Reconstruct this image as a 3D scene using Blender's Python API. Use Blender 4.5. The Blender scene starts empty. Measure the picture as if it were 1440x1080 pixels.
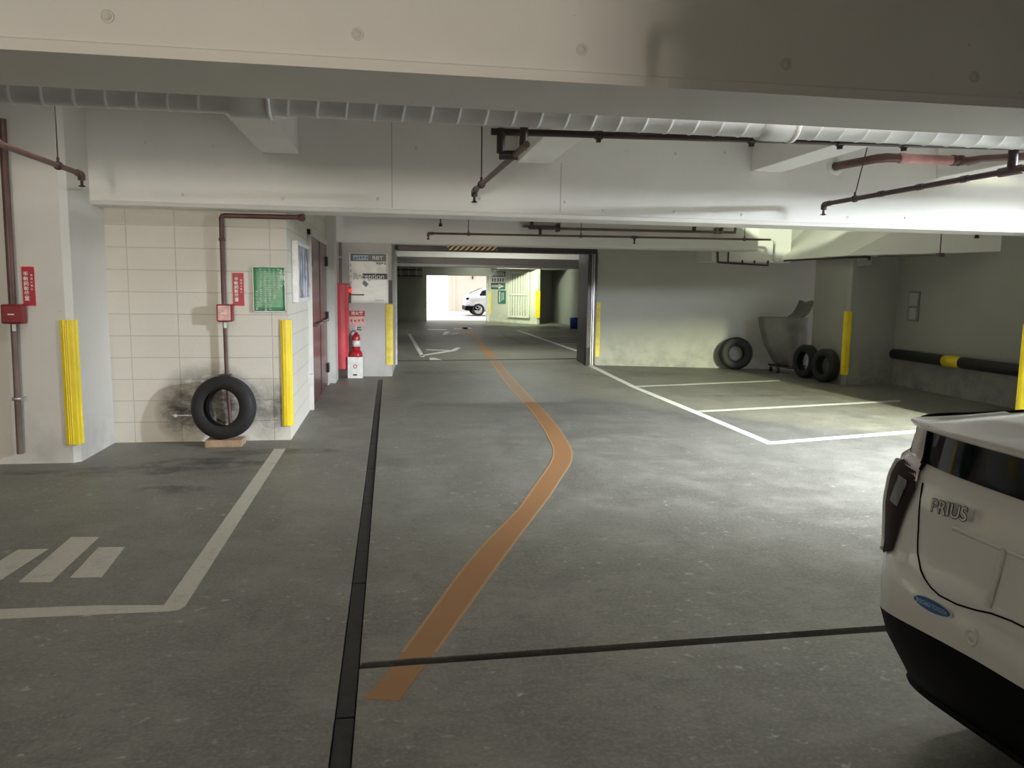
import bpy, math, random
from mathutils import Vector, Matrix
random.seed(7)
R = math.radians
S = bpy.context.scene
COL = S.collection
PI = math.pi

# ------------------------------------------------------------------ materials
def nt_new(name):
    m = bpy.data.materials.new(name); m.use_nodes = True
    nt = m.node_tree; b = nt.nodes['Principled BSDF']
    return m, nt, b
def N(nt, typ, **kw):
    n = nt.nodes.new(typ)
    for k, v in kw.items():
        if k in n.inputs: n.inputs[k].default_value = v
        else: setattr(n, k, v)
    return n
def L(nt, a, b): nt.links.new(a, b)
def math_n(nt, op, a, b=None, clamp=False):
    n = nt.nodes.new('ShaderNodeMath'); n.operation = op; n.use_clamp = clamp
    for i, x in enumerate((a, b)):
        if x is None: continue
        if isinstance(x, (int, float)): n.inputs[i].default_value = x
        else: L(nt, x, n.inputs[i])
    return n.outputs[0]
def mixc(nt, f, a, b, blend='MIX'):
    n = nt.nodes.new('ShaderNodeMix'); n.data_type = 'RGBA'; n.blend_type = blend
    for i, x in ((0, f), (6, a), (7, b)):
        if isinstance(x, (int, float)): n.inputs[i].default_value = x
        elif isinstance(x, (tuple, list)): n.inputs[i].default_value = (*x[:3], 1)
        else: L(nt, x, n.inputs[i])
    return n.outputs[2]
def pos(nt): return nt.nodes.new('ShaderNodeNewGeometry').outputs['Position']
def noise(nt, scale, detail=4, rough=.55, vec=None, stretch=None):
    n = N(nt, 'ShaderNodeTexNoise', Scale=scale, Detail=detail, Roughness=rough)
    v = vec or pos(nt)
    if stretch:
        mp = nt.nodes.new('ShaderNodeMapping'); mp.inputs['Scale'].default_value = stretch
        L(nt, v, mp.inputs[0]); v = mp.outputs[0]
    L(nt, v, n.inputs['Vector']); return n.outputs['Fac']
def ramp(nt, f, lo, hi):
    n = nt.nodes.new('ShaderNodeMapRange'); n.inputs[1].default_value = lo; n.inputs[2].default_value = hi
    L(nt, f, n.inputs[0]); return n.outputs[0]
def bump(nt, b, h, strength=.3, dist=.01):
    n = N(nt, 'ShaderNodeBump', Strength=strength, Distance=dist)
    L(nt, h, n.inputs['Height']); L(nt, n.outputs[0], b.inputs['Normal'])

def plain(name, col, rough=.5, metal=0., var=.12, scale=14., coat=0., bumpy=0.):
    """base colour with a little mottling so nothing is perfectly flat"""
    m, nt, b = nt_new(name)
    n = noise(nt, scale, 5)
    d = tuple(c*(1-var) for c in col); u = tuple(min(1, c*(1+var)) for c in col)
    L(nt, mixc(nt, ramp(nt, n, .3, .7), d, u), b.inputs['Base Color'])
    b.inputs['Roughness'].default_value = rough; b.inputs['Metallic'].default_value = metal
    if coat: b.inputs['Coat Weight'].default_value = coat; b.inputs['Coat Roughness'].default_value = .06
    if bumpy: bump(nt, b, n, bumpy)
    return m

def painted_concrete(name, col, dirt=.25):
    m, nt, b = nt_new(name)
    big = noise(nt, .7, 6, .6); fine = noise(nt, 26, 4); 
    c = mixc(nt, ramp(nt, big, .35, .7), tuple(x*.93 for x in col), tuple(min(1, x*1.05) for x in col))
    pit = ramp(nt, noise(nt, 17, 2, .5, stretch=(1, 1, 1.6)), .76, .80)
    c = mixc(nt, math_n(nt, 'MULTIPLY', pit, .45), c, tuple(x*.45 for x in col))
    # grime where the wall meets the floor
    sep = nt.nodes.new('ShaderNodeSeparateXYZ'); L(nt, pos(nt), sep.inputs[0])
    low = math_n(nt, 'SUBTRACT', 1.0, ramp(nt, sep.outputs[2], .0, .7))
    g = math_n(nt, 'MULTIPLY', low, ramp(nt, noise(nt, 3.2, 6, .65), .42, .75), True)
    c = mixc(nt, math_n(nt, 'MULTIPLY', g, dirt*2), c, tuple(x*.42 for x in col))
    L(nt, c, b.inputs['Base Color']); b.inputs['Roughness'].default_value = .62
    bump(nt, b, fine, .12, .004); return m

def lines(nt, coord, period, off, width):
    a = math_n(nt, 'DIVIDE', math_n(nt, 'SUBTRACT', coord, off), period)
    f = math_n(nt, 'SUBTRACT', math_n(nt, 'FRACT', math_n(nt, 'ADD', a, 100.5)), .5)
    d = math_n(nt, 'MULTIPLY', math_n(nt, 'ABSOLUTE', f), period)
    n = nt.nodes.new('ShaderNodeMapRange'); n.inputs[1].default_value = width*.35; n.inputs[2].default_value = width
    n.inputs[3].default_value = 1; n.inputs[4].default_value = 0; L(nt, d, n.inputs[0]); return n.outputs[0]

def block_wall():
    m, nt, b = nt_new('painted_block_wall')
    p = pos(nt); sep = nt.nodes.new('ShaderNodeSeparateXYZ'); L(nt, p, sep.inputs[0])
    h = lines(nt, sep.outputs[2], .1925, .18, .006)
    xy = math_n(nt, 'ADD', sep.outputs[0], sep.outputs[1])
    v = lines(nt, xy, .40, 7.3-1.058, .0055)
    j = math_n(nt, 'MAXIMUM', h, v)
    big = noise(nt, 1.1, 6); col = (.70, .665, .59)
    c = mixc(nt, ramp(nt, big, .35, .7), tuple(x*.95 for x in col), tuple(x*1.04 for x in col))
    c = mixc(nt, math_n(nt, 'MULTIPLY', j, .5), c, (.40, .37, .32))
    # black ragged marks on the wall around the tyre
    for (cx, cz, rx, rz, amt) in ((-1.84, .26, .26, .30, 1.), (-1.62, .40, .46, .34, .9), (-1.46, .30, .16, .24, 1.), (-1.12, .28, .22, .34, .7), (-1.02, .30, .06, .24, .7)):
        dx = math_n(nt, 'DIVIDE', math_n(nt, 'SUBTRACT', sep.outputs[0], cx), rx)
        dz = math_n(nt, 'DIVIDE', math_n(nt, 'SUBTRACT', sep.outputs[2], cz), rz)
        r2 = math_n(nt, 'ADD', math_n(nt, 'MULTIPLY', dx, dx), math_n(nt, 'MULTIPLY', dz, dz))
        f = math_n(nt, 'SUBTRACT', 1, r2, True)
        f = math_n(nt, 'MULTIPLY', f, ramp(nt, noise(nt, 6, 8, .7, stretch=(1, 1, 1.5)), .26, .60), True)
        front = math_n(nt, 'LESS_THAN', sep.outputs[1], 7.32)
        c = mixc(nt, math_n(nt, 'MULTIPLY', math_n(nt, 'MULTIPLY', f, amt), front), c, (.05, .045, .04))
    L(nt, c, b.inputs['Base Color']); b.inputs['Roughness'].default_value = .6
    hgt = math_n(nt, 'SUBTRACT', noise(nt, 40, 3), math_n(nt, 'MULTIPLY', j, 3))
    bump(nt, b, hgt, .35, .004); return m

def floor_mat():
    m, nt, b = nt_new('worn_concrete_floor')
    p = pos(nt)
    big = noise(nt, .42, 7, .62, stretch=(1, .8, 1)); mid = noise(nt, 2.6, 8, .68); fine = noise(nt, 60, 3, .6)
    c = mixc(nt, ramp(nt, big, .32, .70), (.125, .119, .100), (.205, .197, .168))
    c = mixc(nt, math_n(nt, 'MULTIPLY', ramp(nt, mid, .44, .68), .52), c, (.30, .288, .247))
    c = mixc(nt, math_n(nt, 'MULTIPLY', ramp(nt, noise(nt, 1.3, 9, .7, stretch=(1.7, .6, 1)), .55, .70), .42), c, (.072, .068, .059))
    c = mixc(nt, math_n(nt, 'MULTIPLY', ramp(nt, fine, .44, .66), .32), c, (.33, .318, .275))
    c = mixc(nt, math_n(nt, 'MULTIPLY', ramp(nt, noise(nt, 17, 7, .72, stretch=(.7, 1.2, 1)), .52, .74), .45), c, (.075, .072, .062))
    # chalky scuffs
    sc = math_n(nt, 'MULTIPLY', ramp(nt, noise(nt, 19, 5, .65, stretch=(.8, 1, 1)), .60, .70), ramp(nt, noise(nt, 1.1, 4), .40, .62))
    c = mixc(nt, math_n(nt, 'MULTIPLY', sc, .7), c, (.55, .54, .50))
    sep = nt.nodes.new('ShaderNodeSeparateXYZ'); L(nt, p, sep.inputs[0])
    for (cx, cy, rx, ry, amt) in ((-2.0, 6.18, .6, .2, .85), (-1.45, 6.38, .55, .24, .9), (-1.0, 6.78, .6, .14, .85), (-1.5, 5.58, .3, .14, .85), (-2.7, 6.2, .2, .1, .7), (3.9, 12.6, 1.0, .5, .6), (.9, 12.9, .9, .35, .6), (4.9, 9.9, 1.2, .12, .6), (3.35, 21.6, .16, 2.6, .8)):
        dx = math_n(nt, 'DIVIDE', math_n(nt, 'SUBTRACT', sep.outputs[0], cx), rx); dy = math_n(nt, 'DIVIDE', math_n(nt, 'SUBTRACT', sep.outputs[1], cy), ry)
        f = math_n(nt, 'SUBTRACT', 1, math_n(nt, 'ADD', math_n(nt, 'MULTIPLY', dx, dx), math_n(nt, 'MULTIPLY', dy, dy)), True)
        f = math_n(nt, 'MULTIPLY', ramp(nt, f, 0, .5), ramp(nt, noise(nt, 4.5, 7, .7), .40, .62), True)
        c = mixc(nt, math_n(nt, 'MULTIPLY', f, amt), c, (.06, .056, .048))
    L(nt, c, b.inputs['Base Color'])
    L(nt, math_n(nt, 'ADD', .36, math_n(nt, 'MULTIPLY', mid, .34)), b.inputs['Roughness'])
    b.inputs['Specular IOR Level'].default_value = .42
    hgt = math_n(nt, 'ADD', math_n(nt, 'MULTIPLY', fine, .6), mid)
    bump(nt, b, hgt, .32, .008); return m

def road_paint(name, col, wear=.5, under=(.19, .185, .165)):
    m, nt, b = nt_new(name)
    w = ramp(nt, noise(nt, 7, 9, .72), .52, .74)
    c = mixc(nt, math_n(nt, 'MULTIPLY', w, wear), col, under)
    c = mixc(nt, math_n(nt, 'MULTIPLY', ramp(nt, noise(nt, 55, 3), .4, .7), .18), c, under)
    L(nt, c, b.inputs['Base Color']); b.inputs['Roughness'].default_value = .55
    bump(nt, b, noise(nt, 60, 3), .2, .004); return m

def rubber(name, col=(.013, .013, .0145), rough=.65):
    m, nt, b = nt_new(name)
    n = noise(nt, 9, 6, .65)
    L(nt, mixc(nt, ramp(nt, n, .35, .75), col, tuple(c*1.5 for c in col)), b.inputs['Base Color'])
    b.inputs['Roughness'].default_value = rough
    bump(nt, b, noise(nt, 90, 2), .15, .002); return m

def emit(name, col, s):
    m, nt, b = nt_new(name)
    b.inputs['Base Color'].default_value = (*col, 1); b.inputs['Emission Color'].default_value = (*col, 1)
    b.inputs['Emission Strength'].default_value = s; return m

def rusty_pipe(name, col, chip=(.5, .44, .42)):
    m, nt, b = nt_new(name)
    n = noise(nt, 12, 7, .7)
    c = mixc(nt, ramp(nt, noise(nt, 4, 4), .35, .7), tuple(x*.7 for x in col), tuple(x*1.25 for x in col))
    c = mixc(nt, math_n(nt, 'MULTIPLY', ramp(nt, n, .66, .74), .6), c, chip)
    L(nt, c, b.inputs['Base Color']); b.inputs['Roughness'].default_value = .42
    return m

def stripes(name, a, c2, period, slope):
    m, nt, b = nt_new(name)
    sep = nt.nodes.new('ShaderNodeSeparateXYZ'); L(nt, pos(nt), sep.inputs[0])
    t = math_n(nt, 'DIVIDE', math_n(nt, 'SUBTRACT', sep.outputs[0], math_n(nt, 'MULTIPLY', sep.outputs[2], slope)), period)
    f = math_n(nt, 'GREATER_THAN', math_n(nt, 'FRACT', math_n(nt, 'ADD', t, 50)), .5)
    L(nt, mixc(nt, f, a, c2), b.inputs['Base Color']); b.inputs['Roughness'].default_value = .5; return m

def crumpled_paper(name, col):
    m, nt, b = nt_new(name)
    n = noise(nt, 7, 5, .6, stretch=(.8, 1, 2.2))
    c = mixc(nt, ramp(nt, n, .3, .75), tuple(x*.88 for x in col), col)
    L(nt, c, b.inputs['Base Color']); b.inputs['Roughness'].default_value = .27
    bump(nt, b, n, .22, .03); return m

def photo_panel(name):
    m, nt, b = nt_new(name)
    sep = nt.nodes.new('ShaderNodeSeparateXYZ'); L(nt, pos(nt), sep.inputs[0])
    n = noise(nt, 5, 3, .6, stretch=(1, 2.2, 1)); n2 = noise(nt, 13, 3, .6, stretch=(1, 1.4, 1))
    c = mixc(nt, ramp(nt, n, .42, .58), (.10, .13, .25), (.62, .65, .74))
    c = mixc(nt, math_n(nt, 'MULTIPLY', ramp(nt, n2, .56, .62), ramp(nt, sep.outputs[1], 8.1, 8.5)), c, (.42, .22, .20))
    L(nt, c, b.inputs['Base Color']); b.inputs['Roughness'].default_value = .25; return m

def glass_dark(name):
    m, nt, b = nt_new(name)
    n = noise(nt, 3, 2)
    L(nt, mixc(nt, n, (.004, .006, .009), (.010, .012, .015)), b.inputs['Base Color'])
    b.inputs['Roughness'].default_value = .05; b.inputs['Specular IOR Level'].default_value = .14; return m

M = {}
M['wall'] = painted_concrete('painted_concrete_wall', (.70, .68, .635))
M['beam'] = painted_concrete('painted_concrete_beam', (.80, .785, .75), .0)
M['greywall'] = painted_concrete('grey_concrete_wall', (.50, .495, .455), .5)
M['shadewall'] = painted_concrete('shaded_grey_wall', (.33, .33, .30), .5)  # grey wall colour darkened to stand in for the dim right corner
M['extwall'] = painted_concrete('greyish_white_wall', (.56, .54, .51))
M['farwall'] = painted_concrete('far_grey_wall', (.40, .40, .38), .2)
M['block'] = block_wall()
M['floor'] = floor_mat()
M['ceil'] = painted_concrete('painted_ceiling', (.66, .645, .61), 0)
M['white_line'] = road_paint('worn_white_line_paint', (.62, .61, .55), .55)
M['cream_line'] = road_paint('faded_cream_line_paint', (.54, .51, .43), .5)
M['bright_line'] = road_paint('bright_white_line_paint', (.78, .78, .74), .35)
M['orange'] = road_paint('burnt_orange_line_paint', (.33, .160, .060), .22)
M['orange_edge'] = road_paint('pale_orange_edge_paint', (.42, .25, .12), .45)
M['yellow'] = plain('yellow_rubber_guard', (.96, .73, .025), .30, 0, .08, 6)
M['yellow_pale'] = plain('dirty_yellow_guard', (.88, .70, .12), .45, 0, .15, 8)
M['tyre'] = rubber('tyre_rubber')
M['rubber'] = rubber('black_bumper_rubber', (.012, .012, .015), .5)
M['grate'] = plain('black_drain_metal', (.022, .021, .020), .6, .1, .35, 22, bumpy=.3)
M['gap'] = plain('tarry_joint_filler', (.008, .0075, .007), .8, 0, .4, 30, bumpy=.5)
M['pipe'] = rusty_pipe('maroon_pipe_paint', (.125, .062, .052))
M['pipe_dark'] = rusty_pipe('dark_maroon_pipe_paint', (.052, .030, .030), (.2, .15, .14))
M['pipe_grey'] = rusty_pipe('greyish_brown_pipe', (.17, .12, .10))
M['pink'] = rusty_pipe('faded_pink_pipe_paint', (.60, .30, .29), (.7, .55, .5))
M['white_pipe'] = plain('white_pipe_paint', (.75, .73, .67), .4)
M['duct'] = plain('painted_spiral_duct', (.66, .67, .65), .45, .25, .1, 4, bumpy=.05)
M['steel'] = plain('galvanised_steel', (.55, .55, .55), .35, .85, .1)
M['dark_steel'] = plain('dark_brown_steel', (.055, .046, .044), .35, .55, .2)
M['rail'] = plain('bright_rail_steel', (.50, .48, .48), .28, .8, .1)
M['whitepaint'] = plain('white_frame_paint', (.80, .79, .76), .4)
M['red_box'] = plain('dark_red_box_paint', (.24, .022, .028), .4, 0, .15)
M['pale_red'] = plain('faded_pink_box_front', (.72, .40, .38), .35, 0, .3, 24)
M['red'] = plain('red_sign_enamel', (.46, .022, .045), .4)
M['red_gloss'] = plain('glossy_red_paint', (.62, .07, .09), .28, 0, .12, 5, coat=.3)
M['ext_red'] = plain('extinguisher_red', (.42, .012, .02), .22, 0, .1, coat=.5)
M['red_door'] = plain('dark_red_steel_door', (.115, .030, .034), .24, 0, .15, 3)
M['sign_white'] = plain('sign_white', (.82, .80, .76), .5)
M['sign_pink'] = plain('sign_pale_pink', (.78, .50, .44), .5, 0, .2, 30)
M['green'] = crumpled_paper('green_notice_sheet', (.10, .36, .18))
M['green_dark'] = plain('dark_green_sign', (.02, .17, .10), .45)
M['green_ink'] = plain('pale_green_ink', (.70, .80, .68), .4, 0, .15, 30)
M['poster_paper'] = crumpled_paper('crumpled_shiny_poster', (1.0, 1.0, .93))
M['ink'] = plain('black_ink', (.03, .032, .035), .4)
M['grey_ink'] = plain('slate_banner_ink', (.12, .15, .17), .4)
M['photo'] = photo_panel('blue_photo_print')
M['wood'] = plain('bare_wood_board', (.42, .29, .19), .65, 0, .25, 9)
M['hazard'] = stripes('hazard_stripe_paint', (.78, .55, .28), (.02, .02, .02), .085, 1.1)
M['lamp_red'] = emit('red_lamp_lens', (.9, .05, .05), .8)
M['car'] = plain('white_car_paint', (.72, .70, .65), .26, 0, .015, 3, coat=.8)
M['car_black'] = plain('black_car_plastic', (.003, .003, .0035), .6, 0, .2, 6)
M['car_black'].node_tree.nodes['Principled BSDF'].inputs['Specular IOR Level'].default_value = .08
M['car_glass'] = glass_dark('tinted_car_glass')
M['tail'] = plain('dark_red_tail_lens', (.020, .0065, .007), .5, 0, .2, 10)
M['tail'].node_tree.nodes['Principled BSDF'].inputs['Specular IOR Level'].default_value = .04
M['tail_clear'] = plain('pinkish_clear_lens', (.55, .50, .50), .10, .1, .12, 12, coat=.8)
M['tail_grey'] = plain('smoked_reflector', (.06, .062, .052), .35, .1, .7, 40)
M['chrome'] = plain('satin_chrome', (.62, .61, .58), .16, .95, .06)
M['blue'] = plain('blue_oval_sticker', (.02, .13, .33), .35)
M['blue_ink'] = plain('pale_blue_ink', (.45, .58, .72), .4)
M['silver'] = plain('silver_car_paint', (.62, .63, .65), .28, .3, .03, 3, coat=.6)
M['cover'] = plain('grey_tarpaulin', (.22, .212, .19), .7, 0, .15, 5, bumpy=.2)
M['gatewall'] = painted_concrete('pale_far_wall', (.72, .74, .62), .25)
M['plate_grey'] = plain('dull_grey_plate', (.20, .205, .20), .5)
M['gate'] = plain('pale_cream_gate_paint', (.80, .82, .68), .4)
M['outside'] = plain('sunlit_cream_wall', (.80, .72, .62), .8, 0, .05, 1)
M['ground'] = plain('sunlit_pavement', (.62, .61, .60), .8, 0, .1, 2)
M['tube_on'] = emit('lit_tube', (.92, 1, .88), 4)
M['blue_plastic'] = plain('blue_plastic_bin', (.02, .07, .40), .4)

# ------------------------------------------------------------------ mesh builder
class MB:
    def __init__(s): s.v = []; s.f = []; s.sm = []
    def add(s, vs, fs, smooth=False):
        o = len(s.v); s.v += [tuple(p) for p in vs]
        for f in fs: s.f.append(tuple(i+o for i in f)); s.sm.append(smooth)
        return s
    def box(s, x0, x1, y0, y1, z0, z1):
        vs = [(x, y, z) for z in (z0, z1) for y in (y0, y1) for x in (x0, x1)]
        return s.add(vs, [(0, 2, 3, 1), (4, 5, 7, 6), (0, 1, 5, 4), (2, 6, 7, 3), (0, 4, 6, 2), (1, 3, 7, 5)])
    def prism(s, poly, z0, z1, ztop=None):
        """poly counter-clockwise seen from above"""
        n = len(poly)
        vs = [(x, y, z0) for x, y in poly] + [(x, y, z1) for x, y in poly]
        fs = [tuple(reversed(range(n))), tuple(range(n, 2*n))] + [(i, (i+1) % n, n+(i+1) % n, n+i) for i in range(n)]
        return s.add(vs, fs)
    def sweep(s, prof, axis, a0, a1, skew=0.):
        """closed profile of (u,z) pairs extruded along x ('x': u=y) or y ('y': u=x)"""
        n = len(prof)
        if axis == 'x': vs = [(a, u+skew*a, z) for a in (a0, a1) for u, z in prof]
        else: vs = [(u, a, z) for a in (a0, a1) for u, z in prof]
        fs = [tuple(range(n)), tuple(reversed(range(n, 2*n)))] + [(i, n+i, n+(i+1) % n, (i+1) % n) for i in range(n)]
        return s.add(vs, fs)
    def tube(s, pts, r, n=12, caps=True):
        P = [Vector(p) for p in pts]; m = len(P); rings = []
        d0 = (P[1]-P[0]).normalized(); up = Vector((0, 0, 1)) if abs(d0.z) < .9 else Vector((1, 0, 0))
        a = d0.cross(up).normalized()
        for i in range(m):
            d = ((P[i]-P[i-1]).normalized() if i else Vector()) + ((P[i+1]-P[i]).normalized() if i < m-1 else Vector())
            d.normalize(); a = (a - d*a.dot(d)).normalized(); b = d.cross(a)
            rr = r[i] if isinstance(r, (list, tuple)) else r
            k = 1.
            if 0 < i < m-1:
                c = (P[i]-P[i-1]).normalized().dot(d); k = 1/max(.5, c)
            rings.append([P[i]+(a*math.cos(t)+b*math.sin(t))*rr*(k if 0 < i < m-1 else 1) for t in [2*PI*j/n for j in range(n)]])
        vs = [p for q in rings for p in q]
        fs = [(i*n+j, i*n+(j+1) % n, (i+1)*n+(j+1) % n, (i+1)*n+j) for i in range(m-1) for j in range(n)]
        s.add(vs, fs, True)
        if caps: s.add(rings[0], [tuple(reversed(range(n)))]); s.add(rings[-1], [tuple(range(n))])
        return s
    def lathe(s, prof, n=40, mat=None, closed=False):
        """profile of (radius, height) around local z, then placed by mat"""
        mat = mat or Matrix(); m = len(prof)
        vs = [mat @ Vector((r*math.cos(2*PI*j/n), r*math.sin(2*PI*j/n), h)) for r, h in prof for j in range(n)]
        fs = [(i*n+j, i*n+(j+1) % n, ((i+1) % m)*n+(j+1) % n, ((i+1) % m)*n+j) for i in range(m if closed else m-1) for j in range(n)]
        return s.add(vs, fs, True)
    def grid(s, rows, smooth=True, flip=False):
        m = len(rows); n = len(rows[0]); vs = [p for q in rows for p in q]
        fs = [(i*n+j, i*n+j+1, (i+1)*n+j+1, (i+1)*n+j) for i in range(m-1) for j in range(n-1)]
        if flip: fs = [tuple(reversed(f)) for f in fs]
        return s.add(vs, fs, smooth)
    def ball(s, c, r, n=12, sq=(1, 1, 1)):
        rows = []
        for i in range(n+1):
            t = PI*i/n
            rows.append([(c[0]+r*sq[0]*math.sin(t)*math.cos(2*PI*j/(2*n)), c[1]+r*sq[1]*math.sin(t)*math.sin(2*PI*j/(2*n)), c[2]-r*sq[2]*math.cos(t)) for j in range(2*n+1)])
        return s.grid(rows)

OFF = {}
def obj(name, mb, mat, parent=None, bevel=0., local=False, origin=None):
    if parent is not None: o0 = OFF[parent.name]
    if local: o0 = Vector((0, 0, 0)); 
    elif parent is None:
        if origin is None:
            xs, ys, zs = zip(*mb.v)
            origin = ((min(xs)+max(xs))/2, (min(ys)+max(ys))/2, min(zs))
        o0 = Vector(origin)
    me = bpy.data.meshes.new(name)
    me.from_pydata([tuple(Vector(p)-o0) for p in mb.v], [], mb.f)
    for p, sm in zip(me.polygons, mb.sm): p.use_smooth = sm
    me.validate(); me.update()
    me.materials.append(M[mat] if isinstance(mat, str) else mat)
    o = bpy.data.objects.new(name, me); COL.objects.link(o)
    if parent is not None: o.parent = parent; OFF[o.name] = o0
    else: o.location = o0 if not local else (0, 0, 0); OFF[o.name] = o0
    if bevel:
        md = o.modifiers.new('bevel', 'BEVEL'); md.width = bevel; md.segments = 2; md.limit_method = 'ANGLE'; md.angle_limit = R(50)
    return o
def tag(o, label, cat, group=None, kind=None):
    o['label'] = label; o['category'] = cat
    if group: o['group'] = group
    if kind: o['kind'] = kind
    return o
def thing(name, label, cat, loc, group=None, kind=None, local=False):
    o = bpy.data.objects.new(name, None); COL.objects.link(o); o.location = loc; o.empty_display_size = .1
    OFF[o.name] = Vector((0, 0, 0)) if local else Vector(loc)
    return tag(o, label, cat, group, kind)
def struct(name, mb, mat, label, cat, bevel=0.):
    return tag(obj(name, mb, mat, None, bevel), label, cat, None, 'structure')
def dup(root, loc, rot=None, label=None):
    r = root.copy(); COL.objects.link(r); r.location = loc
    if rot is not None: r.rotation_euler = rot
    if label: r['label'] = label
    for ch in list(root.children):
        c = ch.copy(); COL.objects.link(c); c.parent = r
        for g in list(ch.children):
            d = g.copy(); COL.objects.link(d); d.parent = c
    return r
def text(name, s, size, at, right, up, mat, parent, depth=.0015, lines=1., bold=.0, align='CENTER', squash=1.):
    """lettering turned into a mesh standing at a point with its own right and up directions"""
    cu = bpy.data.curves.new(name, 'FONT'); cu.body = s; cu.size = 1.; cu.align_x = align; cu.align_y = 'CENTER'
    cu.space_line = lines; cu.extrude = 0; cu.offset = bold
    t = bpy.data.objects.new(name, cu); COL.objects.link(t)
    dg = bpy.context.evaluated_depsgraph_get(); dg.update()
    me0 = bpy.data.meshes.new_from_object(t.evaluated_get(dg))
    r, u = Vector(right).normalized(), Vector(up).normalized(); nrm = r.cross(u); p0 = Vector(at)
    mb = MB()
    vs = [p0 + r*(v.co.x*size*squash) + u*(v.co.y*size) + nrm*depth for v in me0.vertices]
    mb.add(vs, [tuple(p.vertices) for p in me0.polygons])
    bpy.data.objects.remove(t); bpy.data.curves.remove(cu); bpy.data.meshes.remove(me0)
    return obj(name, mb, mat, parent)
FR, FU = (1, 0, 0), (0, 0, 1)      # lettering on walls that face the lane (normal -y)

# ------------------------------------------------------------------ camera
cam = bpy.data.cameras.new('camera'); co = bpy.data.objects.new('camera', cam); COL.objects.link(co)
pit, yaw, rol = R(7.06), R(8.87), R(.75)
fw = Vector((math.sin(yaw)*math.cos(pit), math.cos(yaw)*math.cos(pit), -math.sin(pit)))
rt = Vector((math.cos(yaw), -math.sin(yaw), 0)); up = rt.cross(fw)
rt2 = rt*math.cos(rol)+up*math.sin(rol); up2 = up*math.cos(rol)-rt*math.sin(rol)
co.matrix_world = Matrix(((rt2.x, up2.x, -fw.x, 0), (rt2.y, up2.y, -fw.y, 0), (rt2.z, up2.z, -fw.z, 1.42), (0, 0, 0, 1)))
cam.sensor_fit = 'HORIZONTAL'; cam.sensor_width = 36; cam.lens = 36*1100/1440; cam.clip_start = .02; cam.clip_end = 300
S.camera = co

# ------------------------------------------------------------------ setting: floor
TL, TR, TE = -.192, -.122, 12.04            # drain channel edges and far end
xd = lambda x: 2.845+.023*x                 # centre of the cross joint
fl = MB()
fl.prism([(-6, -15), (TL, -15), (TL, 33), (-6, 33)], -.2, 0)
fl.prism([(TL, TE), (TR, TE), (TR, 33), (TL, 33)], -.2, 0)
fl.prism([(TR, -15), (12, -15), (12, xd(12)-.028), (TR, xd(TR)-.028)], -.2, 0)
fl.prism([(TR, xd(TR)+.028), (12, xd(12)+.028), (12, 33), (TR, 33)], -.2, 0)
fl.prism([(-6, -15), (12, -15), (12, 33), (-6, 33)], -.3, -.08)
struct('floor', fl, 'floor', 'worn grey concrete floor of the parking garage', 'floor')
td = thing('trench_drain', 'long narrow black drain channel running along the left of the lane', 'drain', ((TL+TR)/2, 2, 0))
obj('channel', MB().box(TL, TR, -14, TE, -.079, -.03), 'gap', td)
y = .3
while y < TE-.2:
    y2 = min(y+random.choice((1.0, 1.2, 1.4)), TE)
    obj('cover_plate', MB().box(TL+.004, TR-.004, y+.004, y2-.004, -.03, -.009), 'grate', td, .003)
    y = y2
jd = MB().prism([(TR+.001, xd(TR)-.027), (6.0, xd(6)-.027), (6.0, xd(6)+.027), (TR+.001, xd(TR)+.027)], -.079, -.035)
tag(obj('floor_joint', jd, 'gap'), 'black joint groove crossing the lane in front of the white car', 'joint', None, 'structure')

# ------------------------------------------------------------------ setting: ceiling, beams, walls
struct('ceiling', MB().box(-6, 12, -15, 33.2, 2.95, 3.15), 'ceil', 'white painted concrete ceiling slab above the beams', 'ceiling')
b1 = MB().sweep([(2.488, 2.95), (2.488, 2.095), (2.478, 2.09), (2.478, 2.058), (2.915, 2.058), (2.915, 2.95)], 'x', -6, 12, .0144)
bm1 = struct('beam', b1, 'beam', 'nearest pale ceiling beam spanning the top of the view', 'beam')
for px in (-.788, -.092, .597, 1.287, 1.982):
    z = 2.163-.004*px
    yf = 2.488+.0144*px
    mt = Matrix.Translation((px, yf, z)) @ Matrix.Rotation(PI/2, 4, 'X')
    obj('tie_plug', MB().lathe([(0, .003), (.011, .003), (.012, .001), (.015, .001), (.016, .003), (.019, .003), (.0195, -.002)], 20, mt), 'wall', bm1)
# second beam sinks a touch to the right
def bz(x): return 2.043-.0035*x
b2 = MB(); prof = lambda x: [(7.0, 2.95), (7.0, bz(x)+.035), (6.985, bz(x)+.03), (7.012, bz(x)), (7.42, bz(x)), (7.42, 2.95)]
n = 6
b2.add([(x, y_, z_) for x in (-6, 10) for y_, z_ in prof(x)], [tuple(range(n)), tuple(reversed(range(n, 2*n)))] + [(i, n+i, n+(i+1) % n, (i+1) % n) for i in range(n)])
bm2 = struct('beam', b2, 'beam', 'second pale ceiling beam over the left column and block wall', 'beam')
for px, pz in ((-1.976, 2.561), (-1.447, 2.554), (.227, 2.602), (.786, 2.186), (1.554, 2.183), (2.113, 2.644), (2.568, 2.643), (3.045, 2.674), (1.904, 2.118), (2.576, 2.124), (3.233, 2.115), (-.1, 2.16), (-.9, 2.14), (4.3, 2.12), (4.9, 2.13), (-1.7, 2.15)):
    mt = Matrix.Translation((px, 7.0, pz)) @ Matrix.Rotation(PI/2, 4, 'X')
    obj('tie_plug', MB().lathe([(0, .006), (.010, .006), (.013, .002), (.016, -.002)], 12, mt), 'wall', bm2)
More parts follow.
